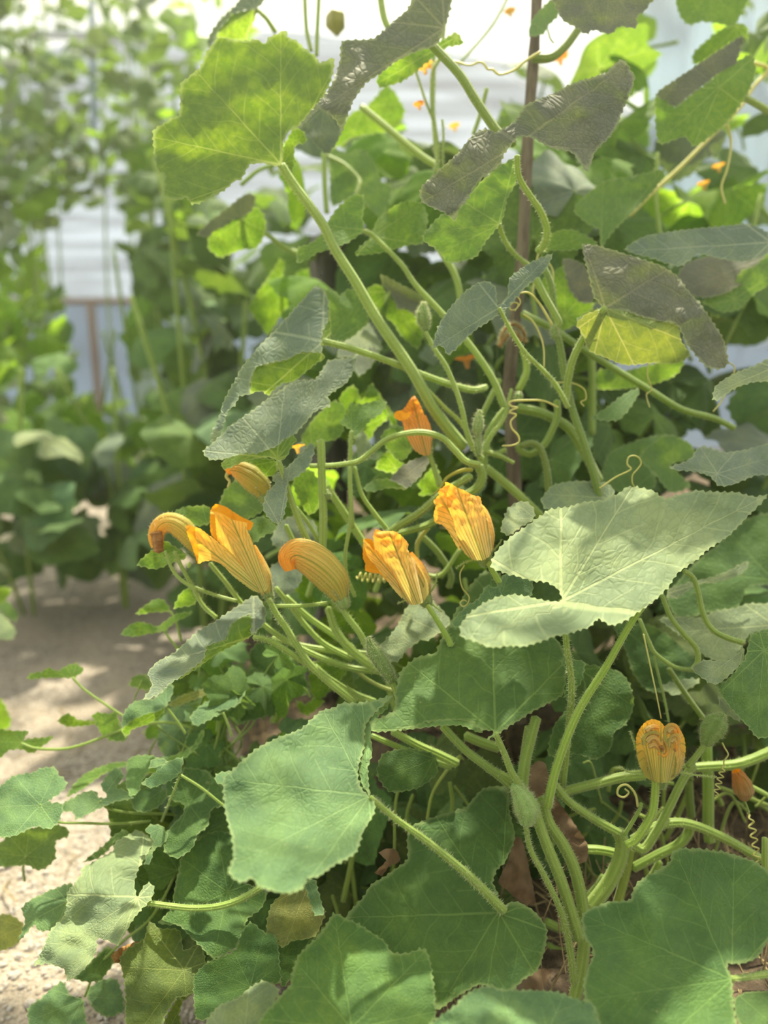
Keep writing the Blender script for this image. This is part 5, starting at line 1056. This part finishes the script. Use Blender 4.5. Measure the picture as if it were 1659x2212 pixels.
petal(b, 'Q', [(872,238),(880,300),(920,420),(1000,515),(1080,610),(1150,710),(1250,820),(1200,660),(1110,500),(1050,400),(1000,352),(965,345),(940,310),(900,265)], (1400,880), (900,300), 1.018, .010, 1.0, green=.2)
petal(b, 'Q', [(985,330),(965,260),(930,240),(885,245),(870,330),(870,430),(892,480),(893,550),(960,572),(1035,582),(1120,660),(1120,500),(1050,420)], (1300,800), (900,400), 1.036, -.006, 1.0, side='u', green=.1, ruf=.008)
stem(b, cx('F', [(1335,680),(1380,750),(1425,825),(1440,860)]), (11, 14), 1.02, 'stalk', hair=2200, tint=(1.15, 1.2, .9, 1))
b = blossom(P_FLOW, [(1046,1202),(1036,1168),(1022,1138),(1006,1110)], [16,34,42,40], 1.045, green=.4, hair=300, label='large orange blossom nearest the dark stake, tapering to a torn point',
        sepals=[[(1040,1205),(1005,1215),(985,1228)], [(1055,1195),(1070,1185),(1085,1165)]])
petal(b, 'R', [(1060,2048),(1140,2040),(1215,1985),(1232,1900),(1225,1800),(1190,1660),(1155,1500),(1110,1380),(1092,1290),(1000,1268),(900,1212),(840,1190),(770,1150),(678,1108),(668,1160),(600,1208),(612,1260),(538,1340),(570,1392),(543,1500),(558,1592),(620,1602),(720,1692),(800,1822),(900,1962),(990,2035)], (1120,2045), (800,1150), 1.04, .042, 2.4, green=.3, ruf=.008)
petal(b, 'R', [(850,1940),(800,1700),(760,1550),(700,1400),(690,1250),(730,1150),(640,1180),(590,1225),(600,1265),(530,1345),(560,1400),(535,1500),(552,1598),(640,1625),(720,1720)], (1050,2000), (620,1300), 1.0, .006, .9, green=.05, tint=(1, .9, .7))
stem(b, [(1056,1215),(1066,1235),(1080,1260)], (13, 14), 1.03, 'stalk', hair=2200, tint=(1.15, 1.2, .9, 1))
b = blossom(P_FLOW, [(922,968),(916,945),(908,925),(900,905)], [11,19,22,20], 1.15, green=.15, tint=(.9,.7,.55), hair=200, label='deep orange blossom highest of the group, beside the thick stalk')
petal(b, 'R', [(430,795),(490,785),(507,650),(490,490),(432,330),(380,200),(322,100),(296,82),(250,130),(200,212),(150,260),(90,268),(63,310),(80,352),(150,372),(190,500),(230,602),(300,722),(380,785)], (450,790), (290,150), 1.145, .018, 1.8, green=.1, tint=(.95, .62, .5), ruf=.008)
petal(b, 'R', [(63,310),(90,268),(150,262),(200,290),(270,270),(250,330),(200,370),(140,380),(90,362)], (450,790), (120,300), 1.118, .004, .8, side='u', green=0, tint=(.9, .7, .6))
stem(b, [(927,975),(937,1010),(948,1050)], (9, 10), 1.14, 'stalk', hair=900)
# wilted hook at the far left, closed one above it
b = blossom(P_FLOW, [(436,1196),(418,1170),(392,1140),(366,1128),(345,1138),(337,1160),(340,1182)], [12,20,23,20,18,16,12], 1.06, green=.9, tint=(.95,.95,.85), label='wilted blossom bent over like a hook, farthest left', ribs=.12, hair=600, twist=.6)
stem(b, [(338,1150),(341,1168),(343,1190)], (25, 22), 1.052, 'withered_tip', M_BROWN, 0, wob=.08)
b = blossom(P_FLOW, [(570,1070),(560,1050),(540,1030),(518,1016),(500,1013),(490,1020)], [14,24,25,20,13,7], 1.07, green=.95, tint=(.9,.85,.8), label='closed greenish blossom hanging below the smooth blue-green leaf', ribs=.12, hair=500, twist=.8)
tendril(b, [(493,1020),(489,1030),(496,1040),(492,1052)], 1.07, (9, 5), 'withered_tip')
# furry yellow one at the lower right, folded in on itself like a heart
b = blossom(P_PALE, [(1427,1683),(1427,1660),(1427,1632),(1427,1605),(1427,1588)], [15,42,48,42,12], 1.0, green=.55, tint=(1,.98,.85), hair=1500, ruffle=.04, label='round furry yellow blossom folded in at the top like a heart',
        sepals=[[(1388,1668,.985),(1360,1668,.985),(1337,1656,.985)], [(1468,1668,.985),(1500,1674,.985),(1549,1679,.985)], [(1375,1620,.99),(1368,1600,.99),(1361,1579,.99)]])
petal(b, 'S', [(560,878),(450,838),(390,745),(358,640),(343,520),(345,420),(380,340),(440,272),(510,247),(580,268),(636,325),(665,290),(720,298),(780,350),(822,430),(838,540),(822,650),(782,760),(720,842),(640,880)], (590,900), (590,300), .992, .036, 2.6, green=.6, tint=(1, .98, .8), ruf=.002)
for c, w, t in (([(425,500),(418,440),(450,395),(520,378),(590,410),(632,470),(655,540),(650,590),(610,610),(570,585)], (9, 7), .75), ([(640,470),(625,400),(640,340),(690,305),(745,320),(775,380)], (9, 8), .7), ([(665,520),(680,440),(720,405),(760,430),(755,500),(740,560)], (9, 6), .5),
                ([(450,470),(490,430),(545,440),(580,490),(590,540)], (13, 8), .15), ([(470,520),(520,500),(560,530),(600,560)], (11, 6), .1), ([(690,470),(715,450),(740,480),(735,550)], (10, 6), .1), ([(660,370),(700,340),(735,365)], (12, 9), .1), ([(440,360),(500,320),(570,330)], (12, 9), .15)):
    stem(b, cx('S', c), w, .957, 'folded_petal_edge', M_PETAL, 1200, hlen=.003, tint=(1, .92, .85, t))
stem(b, cx('S', [(590,520),(610,545),(600,570)]), (8, 4), .953, 'withered_tip', M_BROWN, 0); stem(b, cx('S', [(725,545),(735,570)]), (6, 3), .953, 'withered_tip', M_BROWN, 0)
def bud(par, axis, rad, d, label=None, tint=(1, 1, 1, 1), hair=9000, hl=.006):
    A = np.array([(*at(p[0], p[1], d),) for p in axis]); P = smooth_path(A, 18); R = np.interp(np.linspace(0, 1, 18), np.linspace(0, 1, len(rad)), rad) * d / F
    V, Fc, UV, MI = tube_geo(P, R, 15, hair, hl, .10); o = new_obj('flower_bud', mesh('flower_bud', V, Fc, [M_CALYX, M_HAIR], UV, MI), par, tint)
    if label: o['label'] = label
    return o
bud(P_RIGHT, cx('K', [(1285,300),(1320,220),(1360,160),(1395,112)]), [10,24,22,3], 1.02, 'hairy green bud', (.9, 1, .9, 1), 16000)
S(P_RIGHT, 'K', [(1290,290),(1230,370),(1180,430)], (12,15), 1.02, hair=2600)
bud(P_BROAD, cx('K', [(140,540),(190,620),(215,690),(212,780)]), [10,22,26,12], .955, 'pale hairy bud', (1.3, 1.4, 1.5, 1), 22000)
bud(P_FLOW, [(1032,945),(1032,925),(1034,905),(1036,885)], [5,12,10,2], 1.12); bud(P_FLOW, [(1034,985),(1033,965),(1032,948),(1033,935)], [4,8,7,2], 1.12)
bud(P_POLE, cx('D', [(1385,480),(1370,420),(1365,370),(1370,310)]), [5,15,13,3], 1.14, 'pale hairy bud', (.9, .95, .9, 1), 16000)
bud(P_FLOW, cx('F', [(1180,1020),(1130,940),(1090,880),(1068,820)]), [10,17,15,3], 1.0, 'green hairy bud', (.75, .8, .75, 1), 14000)
S(P_FLOW, 'F', [(1140,960),(1180,1030),(1210,1100)], (12,16), 1.0, hair=2200)
bud(P_FLOW, cx('D', [(800,1490),(790,1460),(785,1430)]), [4,9,2], 1.1); bud(P_FLOW, cx('F', [(264,512),(266,498),(270,484)]), [2,5,1], 1.04, None, (1.8, 1.8, 1.4, 1), 0)
bud(P_POLE, cx('E', [(470,800),(480,775),(485,755)]), [8,10,3], 1.15)
bud(P_YELL, cx('E', [(655,500),(650,470),(655,450)]), [8,9,6], 1.14)
# old flower drying at the lower right edge, fruit stub
of = plant('withered_flower', at(1600, 1700, 1.1), 'papery tan withered flower hanging at the lower right edge', 'flower')
blossom(of, [(1608,1728),(1606,1705),(1598,1682),(1590,1665)], [8,21,20,14,9], 1.08, green=.1, tint=(.42,.36,.5), hair=0, calyx=False, name='corolla_husk', ruffle=.3)
stem(of, [(1608,1728),(1616,1750),(1618,1765)], 4, 1.08, 'stalk', hair=300)
# the thin vine with tiny flowers
S(P_CUC, 'B', [(320,-30),(305,150),(290,240),(262,300),(258,430),(280,620),(275,720)], (7,9), 1.3, hair=2600)
S(P_CUC, 'B', [(262,150),(265,300),(262,460),(272,640)], (8,8), 1.32, hair=2600)
S(P_CUC, 'B', [(180,275),(200,330),(230,420),(262,500)], (5,6), 1.3, hair=1800)
S(P_CUC, 'B', [(430,560),(460,470),(485,370)], (9,9), 1.35, hair=1800); S(P_CUC, 'B', [(300,690),(305,560),(300,500)], (5,5), 1.3)
def small_flower(par, x, y, d, r, tint=(1, .85, .6)):
    blossom(par, [(x + 2, y + r, d), (x, y, d), (x - 1, y - r * .6, d)], [r * .25, r * .45, r * 1.1], d, lens=[1, .8, 1, .8, 1, .8, 1, .8, 1, .8], flare=[1, 1.5, 1, 1.5, 1, 1.5, 1, 1.5, 1, 1.5], green=0, tint=tint, hair=0, calyx=False, segs=24, ruffle=.25)
small_flower(P_CUC, 917, 147, 1.3, 13); small_flower(P_CUC, 905, 228, 1.3, 9, (.9, .6, .4)); small_flower(P_TOPR, 1210, 128, 1.8, 14, (1, .5, .4)); small_flower(P_TOPR, 1552, 362, 1.6, 10); small_flower(P_TOPR, 1520, 400, 1.6, 10)
small_flower(P_CUC, 982, 275, 1.7, 9); small_flower(P_TOPR, 1102, 28, 1.7, 10); small_flower(P_FLOW, 642, 968, 1.12, 12); small_flower(P_TOPL, 1008, 780, 1.4, 16, (.8, .5, .35)) ; small_flower(P_YELL, 1166, 965, 1.3, 11, (.8, .35, .3))
fr = plant('squash_fruit', at(726, 45, 1.6), 'small round yellow-brown squash fruit hanging near the top', 'fruit')
stem(fr, [(728,20),(727,30),(725,45),(726,62),(728,72)], (10, 10), 1.6, 'fruit_stem', hair=0)
o = bud(fr, [(728,16),(726,35),(726,56),(728,76)], [6,21,21,4], 1.6, None, (1.2, .8, .5, 1), 0); o.name = 'fruit_body'

# dark thick petioles at the top
for pts, w, k in [([(658,-20),(662,60),(672,110)], 9, 1.4), ([(690,-20),(686,60),(684,120)], 9, 1.4), ([(820,-20),(830,40),(850,80),(870,120)], 14, 1.3), ([(780,230),(840,280),(900,330),(945,360)], 15, 1.35), ([(700,330),(702,400),(706,460)], 11, 1.5),
                  ([(1100,-10),(1060,60),(990,140)], 6, 1.6), ([(1200,380),(1170,450),(1120,520)], 9, 1.5), ([(1290,560),(1300,620),(1260,700)], 9, 1.5), ([(1645,420),(1610,560),(1580,640)], 9, 1.6), ([(1420,330),(1418,440),(1430,540)], 8, 1.5), ([(950,540),(985,600),(1000,680)], 14, 1.3), ([(1080,820),(1060,860),(1040,900)], 12, 1.25)]:
    stem(P_TOPL if pts[0][0] < 1000 else P_TOPR, pts, w, k, hair=600)

# ------------------------------------------------------------------ further foliage
TOSUN = Vector((-.1, -.45, .85))
def rnd_nrm(up=.75, face=.5, spread=.6):
    return Vector((RS.randn() * spread, -face + RS.randn() * spread * .7, up + RS.randn() * spread * .5))
def mass(par, n, region, sizes, kinds, lod=GEN, up=.75, face=.5, spread=.6, petiole=True):
    for _ in range(n):
        px, py, d = region(); p = at(px, py, d)
        if p.z < .16: p.z = .16 + .2 * RS.rand()
        put_leaf(par, p, RS.uniform(*sizes), rnd_nrm(up, face, spread), RS.uniform(0, 6.28), random.choice(kinds), lod, petiole)
def box(x0, x1, y0, y1, d0, d1, keep=None):
    def f():
        while True:
            x, y = RS.uniform(x0, x1), RS.uniform(y0, y1)
            if keep is None or keep(x, y): return x, y, RS.uniform(d0, d1)
    return f
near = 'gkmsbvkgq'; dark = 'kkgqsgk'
mass(P_TOPL, 52, box(620, 1000, 230, 900, 1.45, 2.1, lambda x, y: x > 620 + .0 * y), (.09, .15), 'mbvksg')
mass(P_POLE, 60, box(900, 1350, 330, 1150, 1.4, 2.0), (.08, .14), 'kgmsbkg')
mass(P_YELL, 70, box(1180, 1700, 620, 1250, 1.5, 2.1), (.09, .15), 'kkgmsk')
mass(P_TOPR, 62, box(1000, 1720, 60, 640, 1.55, 2.3, lambda x, y: not (1370 < x < 1530 and y < 230) and not (980 < x < 1250 and y < 110)), (.08, .15), 'bvmkbs', face=.3)
mass(P_FLOW, 62, box(640, 1250, 980, 1500, 1.3, 1.8), (.06, .11), 'kkgmkv')
mass(P_RIGHT, 60, box(1250, 1720, 1250, 1700, 1.3, 1.9), (.07, .12), 'kkgok')
mass(P_BROAD, 50, box(600, 1300, 1600, 2100, 1.2, 1.35), (.05, .09), 'kkog')
mass(P_MALL, 70, box(330, 620, 1400, 1780, 1.12, 1.5, lambda x, y: x > 330 + abs(y - 1600) * .3), (.03, .055), 'kgebm', GENH)
mass(P_CREEP, 30, box(300, 640, 1780, 2200, 1.12, 1.3), (.05, .08), 'kkog')
# behind: further plants of the same bed and of the rows across the path
def far_plant(x, y, d, name, label, group, n, region, sizes, kinds, lod=GENL, **k):
    b = at(x, y, d); p = plant(name, (b.x, b.y, 0), label, 'squash plant', group)
    V, Fc, UV = [], [], []
    base = np.array((b.x, b.y, .05)); 
    for q in range(2):
        top = np.array((b.x + RS.uniform(-.2, .2), b.y + RS.uniform(-.2, .2), b.z + .5)); mid = (base + top) / 2 + RS.uniform(-.1, .1, 3)
        Pq = smooth_path(np.array([base + RS.uniform(-.05, .05, 3) * (1, 1, 0), mid, top]), 12); v, f, u, mi = tube_geo(Pq, [.008] * 12, 6, 0)
        new_obj('stem', mesh('stem', v, f, [M_STEM, M_HAIR], u, mi), p, (.8, .85, .7, 1))
    mass(p, n, region, sizes, kinds, lod, petiole=False, **k); return p
FARG = 'out-of-focus squash plants on the far side of the path'
keep_panel = lambda x, y: not (95 < x < 300 and 450 < y < 850)
specs = [
 (470, 700, 2.6, 'bushy plant with shaded blue-green leaves just left of the folded grey leaf', 62, box(400, 640, 420, 1000, 2.3, 3.0), (.10, .16), 'kgesk'),
 (440, 1000, 2.4, 'dense dark plant behind the wilted hooked blossom', 50, box(380, 640, 850, 1330, 2.1, 2.8), (.10, .16), 'kgek'),
 (340, 800, 3.4, 'shaded plant right of the white end panel', 52, box(300, 470, 560, 1100, 3.0, 4.0), (.12, .2), 'kgesb'),
 (360, 450, 3.8, 'climbing plant right of the panel below the big backlit leaf', 50, box(300, 460, 300, 640, 3.2, 4.4), (.10, .16), 'kgbv'),
 (250, 1080, 3.0, 'low plant with wide green leaves at the end of the path', 34, box(150, 420, 960, 1200, 2.7, 3.3), (.11, .17), 'kges'),
 (60, 1090, 2.9, 'low plant with pale sunlit leaves at the left edge above the path', 30, box(-60, 170, 930, 1220, 2.6, 3.2), (.11, .17), 'pegkp'),
 (230, 930, 4.0, 'yellow-green plant below the timber post', 40, box(90, 330, 870, 1010, 3.4, 4.4), (.09, .14), 'bvmg'),
 (60, 800, 3.8, 'sunlit plant left of the timber post', 92, box(-60, 140, 620, 1000, 3.0, 4.4), (.06, .12), 'bvvgmp'),
 (40, 540, 4.2, 'tall plant left of the white end panel', 95, box(-80, 90, 350, 720, 3.4, 5.0), (.06, .12), 'kgbvvs'),
]
for x, y, d, lab, n, reg, sz, kd in specs: far_plant(x, y, d, 'squash_plant', 'out-of-focus ' + lab, 'squash plants along the path', n, reg, sz, kd)
# vines trained overhead on the left, thin so that the white film shows through
vin = [(40, 60, 'climbing vine in the far upper left corner of the greenhouse', 96, box(-80, 150, -80, 140, 3.6, 5.6), 'ksesk'),
       (60, 260, 'dark climbing vine at the left edge below the upper corner', 96, box(-80, 170, 120, 340, 3.4, 5.2), 'ksesk'),
       (60, 400, 'dark climbing vine at the left edge above the tall sunlit plant', 80, box(-80, 180, 280, 450, 3.4, 5.2), 'kkgsm'),
       (250, 60, 'thin climbing vine along the metal pipe', 60, box(130, 330, -80, 130, 3.8, 6.0), 'kgesk'),
       (260, 190, 'climbing vine below the metal pipe with white gaps between leaves', 90, box(120, 340, 100, 320, 3.8, 6.0), 'kgbsm'),
       (240, 370, 'hanging vine right above the white end panel', 96, box(120, 400, 280, 450, 3.8, 6.0), 'kgksm'),
       (380, 250, 'climbing vine partly covered by the tip of the big backlit leaf', 50, box(320, 460, 60, 420, 3.2, 4.6), 'kgbsm'),
       (450, 60, 'bright climbing vine above the tip of the big backlit leaf', 30, box(370, 560, -80, 160, 2.8, 4.2), 'bvmb')]
for x, y, lab, n, reg, kd in vin:
    far_plant(x, y, 5.0, 'climbing_vine', 'out-of-focus ' + lab, 'vines trained overhead', n, reg, (.05, .10), kd, face=.3, spread=.8)
# unseen vines added above the camera's view to throw dappled shade
for side_, lab, x0, x1 in ((0, 'unseen leafy vine added overhead on the left for shade', -.9, .4), (1, 'unseen leafy vine added overhead on the right for shade', .3, 1.6)):
    cp = plant('added_shade_vine', ((x0 + x1) / 2, 2.0, 0), lab, 'vine')
    for i in range(98):
        p = Vector((RS.uniform(x0, x1), RS.uniform(1.15, 2.8), RS.uniform(2.1, 2.6)))
        if i < 84:          # set along sun rays to shade the broad front leaves
            b_ = at(RS.uniform(420, 1060) if side_ == 0 else RS.uniform(1000, 1700), RS.uniform(1380, 2260), .88); p = b_ + SUNDIR * ((RS.uniform(2.0, 2.45) - b_.z) / SUNDIR.z)
        put_leaf(cp, p, RS.uniform(.10, .16), rnd_nrm(.9, .2, .4), RS.uniform(0, 6.28), random.choice('gkk'), GENL, False)
# leaves in the sun's way are removed to shape the sun patches
gaps = [((650,1830,.82),.02), ((900,1500,.97),.012), ((850,1560,.93),.012), ((1000,2130,.8),.02), ((1300,1180,.92),.10), ((1120,1320,.85),.05), ((1500,1120,.95),.10),
        ((520,1200,1.02),.08), ((680,1240,1.03),.09), ((860,1230,1.02),.12), ((1000,1130,1.03),.12), ((880,1380,1.1),.05), ((200,1950,.98),.07), ((70,1740,1.05),.06), ((500,250,1.1),.17), ((1300,1480,.95),.04), ((1426,1620,.98),.05), ((700,1400,1.07),.08), ((1550,1350,1.15),.07)]
for (gx_, gy_, gd), gr in gaps:
    p0 = at(gx_, gy_, gd)
    for nm in [q.name for q in bpy.data.objects if q.get('_fill') is not None]:
        o = bpy.data.objects[nm]
        c = Vector(o['_fill']); w = c - p0; t = w.dot(SUNDIR)
        if t > .06 and (w - SUNDIR * t).length < (gr + o.scale[0] * .4 if c.z < 2 else gr * .75 + o.scale[0] * .18 if gr >= .03 else gr + o.scale[0] * .72):
            for ch in list(o.children): bpy.data.objects.remove(ch)
            bpy.data.objects.remove(o)
for o in bpy.data.objects:
    if o.get('_fill') is not None: del o['_fill']
mass(P_TOPL, 26, box(660, 1200, 880, 1300, 1.9, 2.3), (.09, .13), 'kkg')
for o in bpy.data.objects:
    if o.get('_fill') is not None: del o['_fill']
print('leaves', NLEAF[0], 'objects', len(bpy.data.objects))
